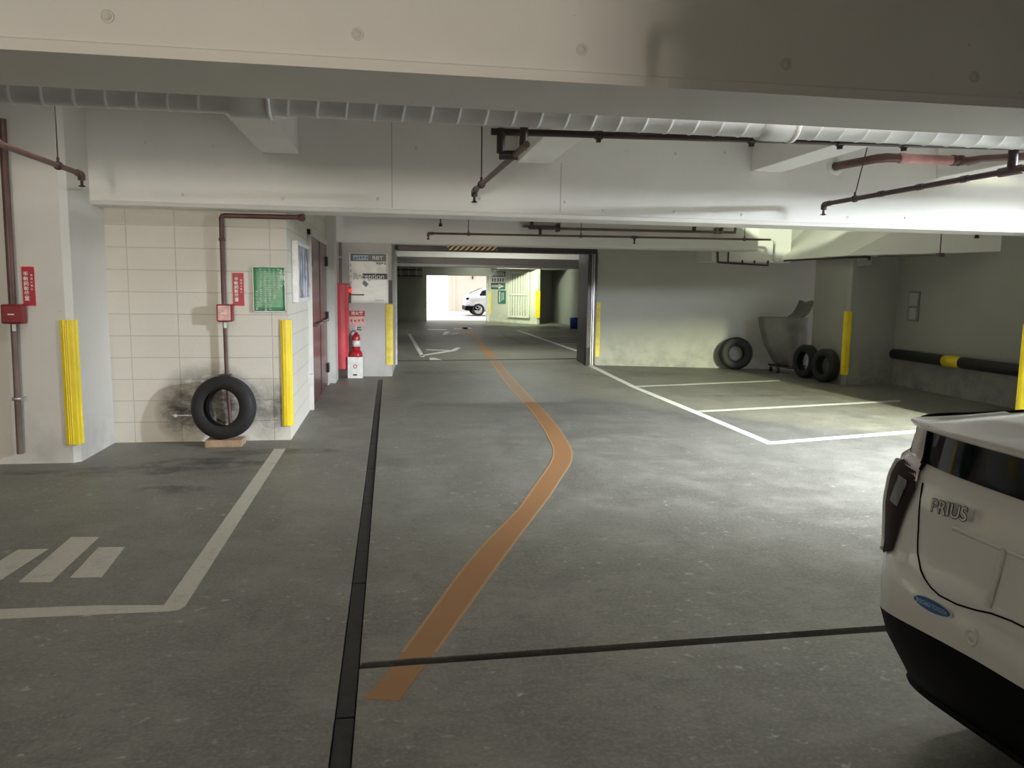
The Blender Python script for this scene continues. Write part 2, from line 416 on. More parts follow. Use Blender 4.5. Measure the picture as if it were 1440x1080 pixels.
for jx, z0, z1 in ((.02, 2.09, 2.9), (1.51, 2.09, 2.52)):
    obj('form_joint', MB().box(jx-.004, jx+.004, 6.998, 7.002, z0, z1), 'greywall', bm2)
JL = ('left end joist by the column', 'joist left of the hanging sprinkler arm', 'joist right behind the duct middle', 'joist over the pink pipe')
for i, (jx, lab) in enumerate(((-.91, 'concrete joist under the ceiling nearest the left column'), (1.26, 'concrete joist behind the sprinkler riser at the middle'), (3.45, 'concrete joist left of the pink pipe'), (5.34, 'concrete joist at the right above the long black sprinkler arm'))):
    struct('joist', MB().box(jx-.15, jx+.15, 2.97, 7.0, 2.51, 2.95), 'beam', lab, 'joist', .008)
b3 = MB().sweep([(12.3, 2.95), (12.3, 2.085), (12.32, 2.062), (12.75, 2.062), (12.75, 2.95)], 'x', -.96, 5.99)
struct('beam', b3, 'beam', 'third beam above the garage door opening carrying thin sprinkler pipes', 'beam')
# tapered beam over the right pillar, running to the back wall
poly_b = [(6.85, 13.5), (6.85, 10.9), (7.66, 9.0), (8.4, 9.0), (8.4, 13.5)]
poly_t = [(7.75, 13.5), (7.75, 10.9), (8.0, 9.0), (8.4, 9.0), (8.4, 13.5)]
pm = MB(); k = len(poly_b)
pb = [(x-(.13 if x < 7 else 0), y, 1.95) for x, y in poly_b]; ptp = [(7.75, 13.5, 2.95), (7.75, 10.9, 2.95), (7.66, 9.0, 2.95), (8.4, 9.0, 2.95), (8.4, 13.5, 2.95)]
pm.add(pb+ptp, [tuple(range(k)), tuple(reversed(range(k, 2*k)))] + [(i, k+i, k+(i+1) % k, (i+1) % k) for i in range(k)])
struct('beam', pm, 'beam', 'tapered beam above the right pillar lit greenish on its left side', 'beam')
struct('beam', MB().box(5.45, 6.9, 12.9, 13.7, 1.9, 2.95), 'beam', 'low beam stub on the back wall behind the black pipe loop', 'beam', .01)

lc = MB(); c = .045
lc.prism([(-3.55, 6.5), (-2.43-c, 6.5), (-2.43, 6.5+c), (-2.43, 7.42), (-3.55, 7.42)], 0, 2.95)
struct('column', lc, 'wall', 'big square white column at the left with a red call box', 'column')
struct('column', MB().prism([(6.32, 6.35), (7.6, 6.35), (7.6, 7.02), (6.32, 7.02)], 0, 2.95), 'wall', 'white column just past the right edge behind the white car', 'column')
struct('pillar', MB().prism([(6.85, 10.99+c), (6.85+c, 10.99), (7.95, 10.99), (7.95, 11.97), (6.85, 11.97)], 0, 1.96), 'shadewall', 'grey pillar at the right with two tyres leaning on it', 'pillar')
struct('wall_rear', MB().box(.10, 6.2, -1.6, -1.4, 0, 2.95), 'wall', 'unseen white partition added behind the camera to block rear daylight', 'wall')  # unseen partition, added to keep rear daylight off the right of the nearest beam

struct('wall_left', MB().box(-2.43, -.91, 7.3, 11.56, 0, 2.95), 'block', 'cream painted concrete block wall with red signs and a green notice', 'wall')
struct('wall_left', MB().box(-.95, -.79, 11.56, 12.1, 0, 2.95), 'wall', 'narrow white wall end beside the dark red double door', 'wall')
struct('wall_left', MB().prism([(-.95, 12.4), (.02, 12.4), (.10, 14.6), (-.95, 14.6)], 0, 2.95), 'extwall', 'white wall behind the fire extinguisher left of the opening', 'wall')
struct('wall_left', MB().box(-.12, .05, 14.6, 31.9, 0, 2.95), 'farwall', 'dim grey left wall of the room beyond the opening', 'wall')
bw = MB().prism([(3.72, 14.08), (6.05, 13.45), (8.4, 12.95), (8.4, 13.4), (3.82, 14.75)], 0, 2.95)
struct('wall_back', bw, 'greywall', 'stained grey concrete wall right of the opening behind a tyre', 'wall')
struct('wall_back', MB().box(3.8, 8.4, 14.75, 14.9, 0, 2.95), 'farwall', 'rear of the grey wall right of the opening', 'wall')
struct('wall_right', MB().box(7.66, 7.95, 6.9, 11.0, 0, 2.95), 'shadewall', 'grey right wall darkened for shade, with a black rubber bumper rail', 'wall')
struct('wall_right', MB().box(10, 10.3, -15, 7.2, 0, 2.95), 'wall', 'outer right wall of the garage bay', 'wall')
struct('wall_right', MB().box(7.6, 10, 7.0, 7.3, 0, 2.95), 'wall', 'short return wall right of the right edge column', 'wall')
struct('wall_left', MB().box(-6, -5.8, -15, 7.0, 0, 2.95), 'wall', 'outer left wall of the garage bay', 'wall')
struct('wall_left', MB().box(-5.8, -3.55, 6.9, 7.2, 0, 2.95), 'wall', 'wall filling the gap left of the big column', 'wall')
wr = MB()
WX0, WX1, WZ0, WZ1 = -2.55, -1.45, .35, 1.35
for bx in ((-6, WX0, 0, 2.95), (WX1, 10.3, 0, 2.95), (WX0, WX1, 0, WZ0), (WX0, WX1, WZ1, 2.95)):
    wr.box(bx[0], bx[1], -15.2, -15, bx[2], bx[3])
struct('wall_rear', wr, 'wall', 'rear garage wall behind the camera with a small opening', 'wall')

# room beyond the opening
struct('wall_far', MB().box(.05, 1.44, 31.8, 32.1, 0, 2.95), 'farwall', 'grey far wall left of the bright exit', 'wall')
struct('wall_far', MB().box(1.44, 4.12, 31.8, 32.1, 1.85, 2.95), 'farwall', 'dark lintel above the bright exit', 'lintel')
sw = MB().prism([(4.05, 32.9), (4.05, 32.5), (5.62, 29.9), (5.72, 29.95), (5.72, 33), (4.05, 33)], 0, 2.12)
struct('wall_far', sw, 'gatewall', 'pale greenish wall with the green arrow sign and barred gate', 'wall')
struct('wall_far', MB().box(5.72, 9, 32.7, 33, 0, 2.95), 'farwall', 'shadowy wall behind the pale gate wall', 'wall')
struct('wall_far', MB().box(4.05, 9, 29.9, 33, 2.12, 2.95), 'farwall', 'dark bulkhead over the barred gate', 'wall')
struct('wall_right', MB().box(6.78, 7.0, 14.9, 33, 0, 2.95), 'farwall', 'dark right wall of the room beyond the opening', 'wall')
for yb, zb, lab in ((18.2, 2.08, 'first cross beam of the room beyond the opening'), (22.5, 2.06, 'second cross beam of the room beyond the opening'), (27.0, 2.08, 'third cross beam of the room beyond the opening')):
    struct('beam', MB().box(.05, 6.78, yb, yb+.5, zb, 2.95), 'beam', lab, 'beam')

# opening: lintel with shutter slot, guide rails
ol = thing('door_1', 'wide open garage door opening with a steel head box and guide rails', 'doorway', (1.9, 14.4, 0), None, 'structure')
obj('head_box', MB().box(.10, 3.72, 14.05, 14.55, 2.045, 2.95), 'farwall', ol, .01)
obj('shutter_slot', MB().box(.12, 3.70, 13.9, 14.05, 2.03, 2.12), 'dark_steel', ol, .005)
obj('guide_rail', MB().box(.045, .12, 14.2, 14.5, 0, 2.05), 'whitepaint', ol, .006)
for x0, x1, m_ in ((3.56, 3.63, 'dark_steel'), (3.632, 3.646, 'rail'), (3.648, 3.662, 'dark_steel'), (3.664, 3.684, 'rail'), (3.686, 3.735, 'dark_steel')):
    obj('guide_rail', MB().box(x0, x1, 13.98 if m_ == 'rail' else 14.0, 14.2, 0, 2.06), m_, ol, .002)
obj('jamb_panel', MB().box(3.60, 3.74, 14.2, 14.9, 0, 2.06), 'dark_steel', ol, .004)
obj('rail_foot', MB().box(3.545, 3.63, 13.96, 14.1, 0, .33), 'grate', ol, .004)
obj('threshold_strip', MB().prism([(.05, 14.88), (3.8, 15.3), (3.8, 15.42), (.05, 14.98)], 0, .006), 'grate', ol)
hz = MB(); hz.add([(.90, 12.71, 2.062), (1.74, 12.71, 2.062), (1.71, 12.71, 2.006), (.94, 12.71, 1.998), (.90, 12.76, 2.062), (1.74, 12.76, 2.062), (1.71, 12.76, 2.006), (.94, 12.76, 1.998)],
    [(0, 3, 2, 1), (4, 5, 6, 7), (0, 1, 5, 4), (1, 2, 6, 5), (2, 3, 7, 6), (3, 0, 4, 7)])
tag(obj('clearance_bar', hz, 'hazard'), 'black and yellow striped height warning bar above the opening', 'warning bar')

# double door in the block wall side
d = thing('door_2', 'dark red steel double door in the side of the block wall', 'door', (-.9, 10.3, 0), None, 'structure')
for ya, yb in ((9.14, 10.27), (10.29, 11.34)):
    lf = obj('door_leaf', MB().box(-.905, -.885, ya, yb, .02, 1.96), 'red_door', d, .003)
    s_ = 10.2 if ya < 10 else 10.35
    obj('push_bar', MB().tube([(-.875, ya+.15, .95), (-.845, ya+.18, .95), (-.845, yb-.15, .95), (-.875, yb-.12, .95)], .013, 8), 'chrome', lf)
obj('centre_strip', MB().box(-.886, -.88, 10.255, 10.30, .02, 1.96), 'ink', d)
for zc in (1.74, .98, .26): obj('hinge', MB().box(-.886, -.855, 11.20, 11.33, zc-.065, zc+.065), 'dark_steel', d, .004)
obj('hinge', MB().box(-.886, -.865, 9.16, 9.24, 1.62, 1.80), 'dark_steel', d, .004)
fr_ = MB(); fr_.box(-.912, -.87, 9.05, 9.13, 0, 2.03); fr_.box(-.912, -.87, 11.35, 11.43, 0, 2.03); fr_.box(-.912, -.87, 9.05, 11.43, 1.965, 2.03)
obj('door_frame', fr_, 'wall', d, .003)
obj('floor_box', MB().box(-.912, -.86, 8.93, 9.04, .30, .42), 'wall', d, .006)

# ------------------------------------------------------------------ yellow corner guards
def guard(cx, cy, d1, d2, z0, z1, label, mat='yellow', w=.1):
    """d1, d2: unit directions along the two faces away from the corner; thickness goes outward (-d2 side of face 1, -d1 side of face 2)"""
    d1, d2 = Vector((*d1, 0)), Vector((*d2, 0)); t = .016; o = Vector((cx, cy, 0)); g = .0015
    n1, n2 = -d2, -d1                      # outward normals of face along d1 / d2
    pts = [o+d1*w+n1*g, o+d1*w+n1*t*.7]
    for q in (.72, .55, .38):              # moulded ribs
        pts += [o+d1*w*(q+.05)+n1*t, o+d1*w*q+n1*t*1.25, o+d1*w*(q-.05)+n1*t]
    for a in range(0, 91, 15):
        pts.append(o+n1*t*.9*math.cos(R(a))+n2*t*.9*math.sin(R(a)))
    for q in (.38, .55, .72):
        pts += [o+d2*w*(q-.05)+n2*t, o+d2*w*q+n2*t*1.25, o+d2*w*(q+.05)+n2*t]
    pts += [o+d2*w+n2*t*.7, o+d2*w+n2*g, o+n1*g+n2*g]
    pl = [(p.x, p.y) for p in pts]
    area = sum(pl[i][0]*pl[(i+1) % len(pl)][1]-pl[(i+1) % len(pl)][0]*pl[i][1] for i in range(len(pl)))
    if area < 0: pl.reverse()
    return tag(obj('corner_guard', MB().prism(pl, z0, z1), mat), label, 'corner guard', 'yellow corner guards')
guard(-2.43, 6.5, (-1, 0), (0, 1), .147, 1.124, 'bright yellow corner guard on the big left column', w=.085)
guard(-.91, 7.3, (-1, 0), (0, 1), .132, 1.10, 'yellow corner guard on the block wall corner right of the leaning tyre', w=.07)
guard(.022, 12.4, (-1, 0), (0, 1), .182, 1.128, 'yellow corner guard left of the opening beside the shiny poster', 'yellow_pale', w=.095)
guard(3.735, 14.06, (1, 0), (0, 1), .159, 1.165, 'yellow corner guard right of the opening next to dark steel rails', 'yellow_pale', w=.09)
guard(6.85, 10.99, (1, 0), (0, 1), .154, 1.12, 'yellow corner guard on the right pillar beside two tyres', w=.075)
guard(6.32, 7.02, (1, 0), (0, -1), .15, 1.12, 'yellow corner guard at the right edge above the white car', w=.085)
guard(5.62, 29.9, (1, 0), (-.517, .856), .25, 1.29, 'small far yellow guard right of the barred gate', w=.10)
guard(4.05, 32.5, (.517, -.856), (0, 1), .29, 1.2, 'small far yellow guard left of the green arrow sign', w=.14)
tag(obj('black_strip', MB().box(-.02, .032, 12.385, 12.398, 1.14, 1.503), 'ink'), 'short black strip on the wall corner above a yellow guard', 'strip')
tag(obj('door_post', MB().tube([(3.98, 32.35, 0), (3.98, 32.35, 1.95)], .07, 12), 'whitepaint'), 'white post at the right side of the bright exit', 'post')

# ------------------------------------------------------------------ tyres
def tyre_mesh(ro, ri, w):
    h = w/2
    prof = [(ri, -h*.72), (ri+.012, -h*.86), (ri+(ro-ri)*.45, -h), (ro-.035, -h*.96), (ro-.012, -h*.82)]
    for g in (-.52, -.18, .18, .52):
        prof += [(ro, h*(g-.11)), (ro, h*(g-.045)), (ro-.009, h*(g-.035)), (ro-.009, h*(g+.035)), (ro, h*(g+.045)), (ro, h*(g+.11))]
    prof += [(ro-.012, h*.82), (ro-.035, h*.96), (ro-(ro-ri)*.55, h), (ri+.012, h*.86), (ri, h*.72), (ri+.02, h*.60), (ro-.030, h*.66), (ro-.026, 0), (ro-.030, -h*.66), (ri+.02, -h*.60)]
    return MB().lathe(prof, 64, closed=True)
def tyre(ro, ri, w, loc, yaw_, lean, label):
    o = obj('tyre', tyre_mesh(ro, ri, w), 'tyre', local=True)
    o.matrix_world = Matrix.Translation(loc) @ Matrix.Rotation(yaw_, 4, 'Z') @ Matrix.Rotation(PI/2+lean, 4, 'X')
    return tag(o, label, 'tyre', 'worn black tyres')
tyre(.275, .160, .15, (-1.452, 7.10, .338), R(-12), R(-6), 'black tyre leaning on the block wall on a wooden board')
tyre(.288, .135, .17, (6.13, 13.245, .292), R(-9), R(-5), 'black tyre leaning flat against the grey back wall')
tyre(.272, .150, .16, (6.75, 11.93, .274), R(-84), R(-3), 'black tyre beside the pillar next to the covered cart')
tyre(.262, .145, .16, (6.745, 11.33, .264), R(-82), R(-3), 'foremost black tyre beside the pillar behind the yellow guard')
tag(obj('wooden_board', MB().box(-1.60, -1.29, 7.0, 7.2, 0, .062), 'wood', None, .006), 'short wooden board under the leaning tyre', 'board')

# ------------------------------------------------------------------ left column and block wall fittings
def riser(x, y, pts, mat, label, clamps, base):
    o = thing('riser_pipe', label, 'pipe', base)
    for (q, r_, m_) in pts: obj('pipe', MB().tube(q, r_, 12), m_, o)
    for cx, cy, cz in clamps:
        cb = MB().lathe([(.027, -.012), (.031, -.012), (.031, .012), (.027, .012)], 16, Matrix.Translation((cx, cy, cz)))
        cb.box(cx+.028, cx+.055, cy-.006, cy+.006, cz-.012, cz+.012); cb.tube([(cx+.05, cy, cz), (cx+.05, cy+.06, cz)], .006, 8)
        obj('pipe_clamp', cb, 'steel', o)
    return o
riser(-2.82, 6.45, [([(-2.815, 6.455, 2.6), (-2.825, 6.455, 1.24)], .027, 'pipe'), ([(-2.826, 6.455, 1.095), (-2.84, 6.455, .09)], .023, 'pipe_grey')], 'pipe',
      'maroon riser pipe down the left column through a red box', [(-2.838, 6.455, .52)], (-2.82, 6.455, .09))
tp = thing('riser_pipe', 'maroon riser pipe on the block wall ending behind the tyre', 'pipe', (-1.45, 7.25, 0))
obj('pipe', MB().tube([(-.775, 7.25, 2.008), (-1.42, 7.25, 2.006), (-1.443, 7.25, 2.001), (-1.452, 7.25, 1.985), (-1.453, 7.25, 1.24)], .021, 12), 'pipe', tp)
obj('end_elbow', MB().tube([(-.80, 7.25, 2.008), (-.765, 7.25, 2.006), (-.762, 7.22, 1.995)], .027, 12), 'pipe', tp)
obj('pipe', MB().tube([(-1.453, 7.25, 1.085), (-1.450, 7.25, .60), (-1.425, 7.262, .02)], .016, 12), 'pipe', tp)
obj('pipe_clamp', MB().box(-1.505, -1.41, 7.225, 7.298, .585, .615), 'pipe', tp, .006)
obj('pipe_clamp', MB().lathe([(.023, -.012), (.027, -.012), (.027, .012), (.023, .012)], 16, Matrix.Translation((-1.453, 7.25, 1.80))), 'pipe', tp)
def callbox(x0, x1, y0, y1, z0, z1, m1, m2, label):
    o = thing('call_box', label, 'call box', ((x0+x1)/2, (y0+y1)/2, z0))
    obj('housing', MB().box(x0, x1, y0, y1, z0, z1), m1, o, .012)
    obj('cover', MB().box(x0+.012, x1-.012, y0-.006, y0, z0+.012, z1-.012), m2, o, .003)
    cx = (x0+x1)/2
    obj('nameplate', MB().box(cx-.022, cx+.022, y0-.008, y0-.006, (z0+z1)/2-.006, (z0+z1)/2+.003), 'sign_white', o)
    obj('paper_tag', MB().box(cx-.013, cx+.013, y0+.03, y0+.034, z0-.055, z0-.004), 'sign_white' if m1 == m2 else 'green_ink', o)
    return o
callbox(-2.888, -2.738, 6.395, 6.485, 1.096, 1.243, 'red_box', 'red_box', 'dark red call box on the left column pipe')
callbox(-1.508, -1.376, 7.19, 7.285, 1.084, 1.238, 'red_box', 'pale_red', 'call box with faded pink front on the block wall pipe')
def redsign(x0, x1, z0, z1, y, label):
    o = thing('red_sign', label, 'sign', ((x0+x1)/2, y, z0), 'red vertical signs')
    obj('border', MB().box(x0-.006, x1+.006, y-.003, y, z0-.006, z1+.006), 'sign_pink', o)
    obj('panel', MB().box(x0, x1, y-.005, y-.003, z0, z1), 'red', o)
    w = x1-x0; h = z1-z0
    text('lettering', '手\n動\n起\n動\n装\n置', h*.128, (x0+w*.33, y-.005, z0+h*.49), FR, FU, 'sign_white', o, lines=.98, bold=.02)
    text('lettering', '泡\n消\n火\n設\n備', h*.062, (x0+w*.77, y-.005, z0+h*.60), FR, FU, 'sign_white', o, lines=1.45, bold=.02)
    return o
redsign(-2.766, -2.678, 1.232, 1.526, 6.5, 'red vertical sign on the left column beside the call box')
redsign(-1.382, -1.288, 1.224, 1.512, 7.3, 'red vertical sign on the block wall beside the green notice')

gn = thing('notice_sign', 'green sheet notice with columns of white writing on the block wall', 'notice', (-1.07, 7.29, 1.17))
gs = MB(); rows = []
for i in range(9):
    z = 1.17+.402*i/8
    rows.append([(-1.208+.282*j/8, 7.293-.006*abs(math.sin(i*.9+j*1.3))-(.012 if (i == 0 and j in (0, 8)) else 0), z) for j in range(9)])
gs.grid(rows)
sheet = obj('sheet', gs, 'green', gn)
md = sheet.modifiers.new('thick', 'SOLIDIFY'); md.thickness = .003; md.offset = -1
bd = MB()
for a in ((-1.208, -.926, 1.170, 1.179), (-1.208, -.926, 1.566, 1.572), (-.934, -.926, 1.17, 1.572), (-1.208, -1.202, 1.17, 1.572)): bd.box(a[0], a[1], 7.280, 7.284, a[2], a[3])
obj('border', bd, 'sign_white', gn)
tx = MB(); rg = random.Random(5)
def squiggle(mb, cx, cz, w, h, y):
    """a dense little sign of strokes, too small in the photo to read"""
    for _ in range(3):
        z = cz+rg.uniform(-.42, .42)*h; mb.box(cx-w*rg.uniform(.25, .5), cx+w*rg.uniform(.25, .5), y-.001, y, z-h*.07, z+h*.07)
    for _ in range(2):
        x = cx+rg.uniform(-.38, .38)*w; mb.box(x-w*.07, x+w*.07, y-.001, y, cz-h*rg.uniform(.2, .48), cz+h*rg.uniform(.2, .48))
for ci, (top, n) in enumerate(((1.36, 9), (1.555, 17), (1.555, 20), (1.555, 19), (1.555, 14), (1.555, 11))):
    cx = -1.178+.0385*ci
    for q in range(n): squiggle(tx, cx, top-.0195*q-.008, .022, .0145, 7.280)
obj('lettering', tx, 'green_ink', gn)
text('lettering', 'お\n願\nい', .052, (-.955, 7.279, 1.47), FR, FU, 'green_ink', gn, lines=1.05)

lb = thing('poster_frame', 'white framed blue photo poster on the block wall side near the door', 'poster', (-.88, 8.1, 1.25))
obj('frame', MB().box(-.908, -.85, 7.6, 8.68, 1.25, 1.825), 'whitepaint', lb, .004)
obj('picture', MB().box(-.851, -.847, 7.66, 8.62, 1.29, 1.785), 'photo', lb)
sp = thing('wall_tap', 'small pale pipe stub sticking out of the block wall by the tyre', 'tap', (-1.86, 7.27, .24))
obj('pipe', MB().tube([(-1.93, 7.272, .243), (-1.76, 7.272, .243)], .010, 10), 'steel', sp)
obj('flange', MB().tube([(-1.90, 7.298, .243), (-1.90, 7.262, .243)], .017, 10), 'steel', sp)
obj('nut', MB().tube([(-1.80, 7.272, .243), (-1.785, 7.272, .243)], .015, 6), 'steel', sp)

# ------------------------------------------------------------------ extinguisher wall
hb = thing('hose_box', 'tall rounded red fire hose box in the corner', 'hose box', (-.72, 12.25, .137))
pl = [(-.845, 12.395)] + [(-.738-.107*math.cos(R(a)), 12.28-.13*math.sin(R(a))) for a in range(0, 181, 12)] + [(-.631, 12.395)]
obj('shell', MB().prism(pl, .137, 1.437), 'red_gloss', hb, .01)
obj('cap', MB().prism([(x*1.0, y) for x, y in pl], 1.437, 1.446), 'red_gloss', hb)
al = thing('alarm_lamp', 'small red alarm lamp on the wall beside the shiny poster', 'lamp', (-.612, 12.36, 1.30))
obj('base', MB().box(-.63, -.60, 12.37, 12.398, 1.16, 1.38), 'red_box', al, .004)
obj('lens', MB().ball((-.615, 12.345, 1.335), .032), 'lamp_red', al)
obj('bell_box', MB().box(-.634, -.600, 12.35, 12.372, 1.14, 1.25), 'dark_steel', al, .004)
pp_ = thing('conduit_pair', 'two thin grey conduits running down the corner into the red hose box', 'conduit', (-.74, 12.36, 1.44))
for cx in (-.765, -.742): obj('conduit', MB().tube([(cx, 12.36, 2.9), (cx, 12.36, 1.447)], .009, 8), 'pipe_grey', pp_)
obj('saddle', MB().box(-.78, -.73, 12.345, 12.398, 1.83, 1.85), 'steel', pp_)
rp = thing('reception_poster', 'large crumpled shiny poster above the fire extinguisher', 'poster', (-.325, 12.39, 1.14))
rows = []
for i in range(15):
    rows.append([(-.622+.59*j/12, 12.389-.012*(.5+.5*math.sin(j*1.1+i*2.1)*math.cos(i*1.3-j*.4)), 1.142+.774*i/14) for j in range(13)])
sh = obj('sheet', MB().grid(rows), 'poster_paper', rp)
md = sh.modifiers.new('thick', 'SOLIDIFY'); md.thickness = .003
ib = MB(); ib.box(-.60, -.06, 12.366, 12.368, 1.785, 1.90); obj('banner', ib, 'grey_ink', rp)
obj('banner', MB().box(-.56, -.335, 12.363, 12.365, 1.805, 1.872), 'blue_ink', rp)
text('lettering', 'RBT', .075, (-.19, 12.364, 1.838), FR, FU, 'sign_white', rp, bold=.02, squash=1.25)
it = MB()
for q in range(5): squiggle(it, -.53+.043*q, 1.838, .034, .05, 12.361)
for q in range(4): squiggle(it, -.20+.04*q, 1.755, .036, .04, 12.366)
for q in range(6): squiggle(it, -.60, 1.72-.085*q, .018, .04, 12.366)
it.box(-.615, -.40, 12.364, 12.366, 1.262, 1.282); it.box(-.23, -.10, 12.364, 12.366, 1.19, 1.196)
obj('lettering', it, 'ink', rp)
obj('banner', MB().prism([(-.42, 12.364), (-.045, 12.364), (-.045, 12.367), (-.42, 12.367)], 1.515, 1.60), 'ink', rp)
text('lettering', 'Reception', .118, (-.325, 12.362, 1.552), FR, FU, 'ink', rp, bold=.042, squash=.98)
text('lettering', 'Reception', .118, (-.325, 12.36, 1.552), FR, FU, 'sign_white', rp, bold=.004, squash=.98)
pc = MB(); pc.add([(-.40, 12.364, 1.50), (-.33, 12.364, 1.44), (-.37, 12.364, 1.39), (-.42, 12.364, 1.44)], [(0, 3, 2, 1)]); obj('picture', pc, 'grey_ink', rp)

es = thing('extinguisher_sign', 'small red and pink extinguisher sign on the wall above the extinguisher', 'sign', (-.51, 12.395, .80))
obj('panel', MB().box(-.632, -.393, 12.392, 12.398, .803, 1.025), 'sign_pink', es)
obj('header', MB().box(-.632, -.393, 12.388, 12.392, .94, 1.025), 'red', es)
text('lettering', '消火器', .062, (-.512, 12.387, .983), FR, FU, 'sign_white', es, bold=.02)
e2 = MB()
for q in range(4): squiggle(e2, -.595+.056*q, .865, .036, .06, 12.391)
obj('lettering', e2, 'red', es)
eb = thing('equipment_box', 'white square box with a round red mark below the extinguisher', 'box', (-.54, 12.2, 0))
obj('case', MB().box(-.652, -.425, 12.13, 12.35, .0, .328), 'sign_white', eb, .008)
obj('inset_panel', MB().box(-.61, -.465, 12.126, 12.131, .075, .29), 'whitepaint', eb, .002)
obj('round_mark', MB().lathe([(.020, 0), (.030, 0), (.030, .003), (.020, .003)], 24, Matrix.Translation((-.537, 12.126, .185)) @ Matrix.Rotation(PI/2, 4, 'X'), True), 'red', eb)
obj('latch', MB().box(-.57, -.51, 12.12, 12.131, .045, .066), 'ink', eb)
fe = thing('fire_extinguisher', 'red fire extinguisher standing on a white box under its sign', 'extinguisher', (-.525, 12.24, .328))
T = Matrix.Translation((-.522, 12.24, 0))
obj('stand', MB().lathe([(0, .329), (.098, .329), (.098, .36), (.085, .40), (.070, .42), (0, .42)], 28, T), 'ext_red', fe)
obj('cylinder', MB().lathe([(0, .42), (.056, .42), (.060, .43), (.060, .625), (.054, .655), (.030, .68), (.022, .70), (0, .70)], 28, T), 'ext_red', fe)
obj('label', MB().lathe([(.0605, .485), (.0615, .485), (.0615, .575), (.0605, .575)], 28, T), 'sign_white', fe)
obj('valve', MB().lathe([(0, .70), (.016, .70), (.016, .735), (0, .735)], 14, T), 'steel', fe)
hm = MB(); hm.tube([(-.535, 12.24, .735), (-.50, 12.235, .745), (-.44, 12.23, .735)], .007, 8); hm.tube([(-.535, 12.24, .755), (-.50, 12.235, .772), (-.445, 12.23, .775)], .007, 8)
obj('handle', hm, 'ink', fe)
obj('hose', MB().tube([(-.535, 12.235, .72), (-.575, 12.22, .725), (-.60, 12.20, .69), (-.605, 12.195, .60), (-.60, 12.195, .50), (-.585, 12.20, .44)], .009, 8), 'ink', fe)
obj('gauge_tag', MB().box(-.53, -.512, 12.215, 12.219, .735, .81), 'sign_white', fe)

# ------------------------------------------------------------------ duct
du = thing('spiral_duct', 'long pale spiral air duct under the ceiling behind the nearest beam', 'duct', (1, 4.45, 2.31))
DY, DZ, DR = 4.45, 2.407, .0985
rows = []; nseg = 28
xs = []; x = -5.6
while x < 9.8:
    xs += [(x, 0), (x+.125, 0), (x+.132, .0036), (x+.142, .0036), (x+.147, 0)]; x += .15
for x, e in xs:
    rows.append([(x+.022*math.sin(2*PI*j/nseg), DY+(DR+e)*math.cos(2*PI*j/nseg), DZ+(DR+e)*math.sin(2*PI*j/nseg)) for j in range(nseg+1)])
obj('duct_pipe', MB().grid(rows, True, True), 'duct', du)
for cx in (-.72, 2.24):
    T = Matrix.Translation((cx, DY, DZ)) @ Matrix.Rotation(PI/2, 4, 'Y')
    c_ = obj('collar', MB().lathe([(.100, -.11), (.113, -.105), (.116, -.05), (.118, .05), (.113, .10), (.100, .105)], 32, T), 'duct', du)
    obj('band', MB().lathe([(.112, .085), (.121, .085), (.121, .108), (.112, .108)], 32, T, True), 'whitepaint', c_)
    hs = MB(); hs.box(cx-.09, cx-.06, DY-.14, DY-.13, 2.40, 2.95); hs.box(cx-.09, cx-.06, DY+.13, DY+.14, 2.40, 2.95)
    obj('hanger_strap', hs, 'duct', du)

# ------------------------------------------------------------------ sprinkler pipes
def head_on(par, x, y, z, m='pipe_dark', k=1.):
    """upturned elbow end with a drop nipple and deflector"""
    hd = MB(); hd.tube([(x, y, z+.006), (x, y, z-.032*k)], .011*k, 10)
    T = Matrix.Translation((x, y, z-.042*k))
    hd.lathe([(0, .012*k), (.010*k, .012*k), (.012*k, .004*k), (.027*k, -.004*k), (.027*k, -.007*k), (.006*k, -.012*k), (0, -.012*k)], 16, T)
    return obj('sprinkler_head', hd, m, par)
def hanger(par, x, y, z0, z1, dx=0., m='pipe_dark', r_=.005):
    h = MB(); h.tube([(x+dx, y, z1), (x, y, z0+.03)], r_, 8)
    hr = obj('hanger_rod', h, m, par)
    obj('hanger_clamp', MB().lathe([(.021, -.011), (.030, -.011), (.030, .011), (.021, .011)], 14, Matrix.Translation((x, y, z0)) @ Matrix.Rotation(PI/2, 4, 'X'), True).tube([(x, y, z0+.022), (x, y, z0+.055)], .010, 8), m, hr)
    return hr
mp = thing('sprinkler_main_pipe', 'long maroon sprinkler pipe running under the spiral duct to the right', 'pipe', (3, 4.78, 2.35))
mz = lambda x: 2.331+.0135*x
obj('pipe', MB().tube([(.60, 4.78, mz(.6)), (5, 4.78, mz(5)), (9.8, 4.78, mz(9.8))], .021, 12), 'pipe_dark', mp)
for cx in (.80, 1.26, 2.25, 2.85, 3.3, 4.25): obj('coupling', MB().tube([(cx-.022, 4.78, mz(cx)), (cx+.022, 4.78, mz(cx))], .028, 12).box(cx-.012, cx+.012, 4.765, 4.795, mz(cx)-.045, mz(cx)-.02), 'pipe_dark', mp)
for cx in (1.6, 3.7): obj('hanger_rod', MB().tube([(cx, 4.78, mz(cx)), (cx, 4.78, 2.95)], .005, 8), 'pipe_dark', mp)

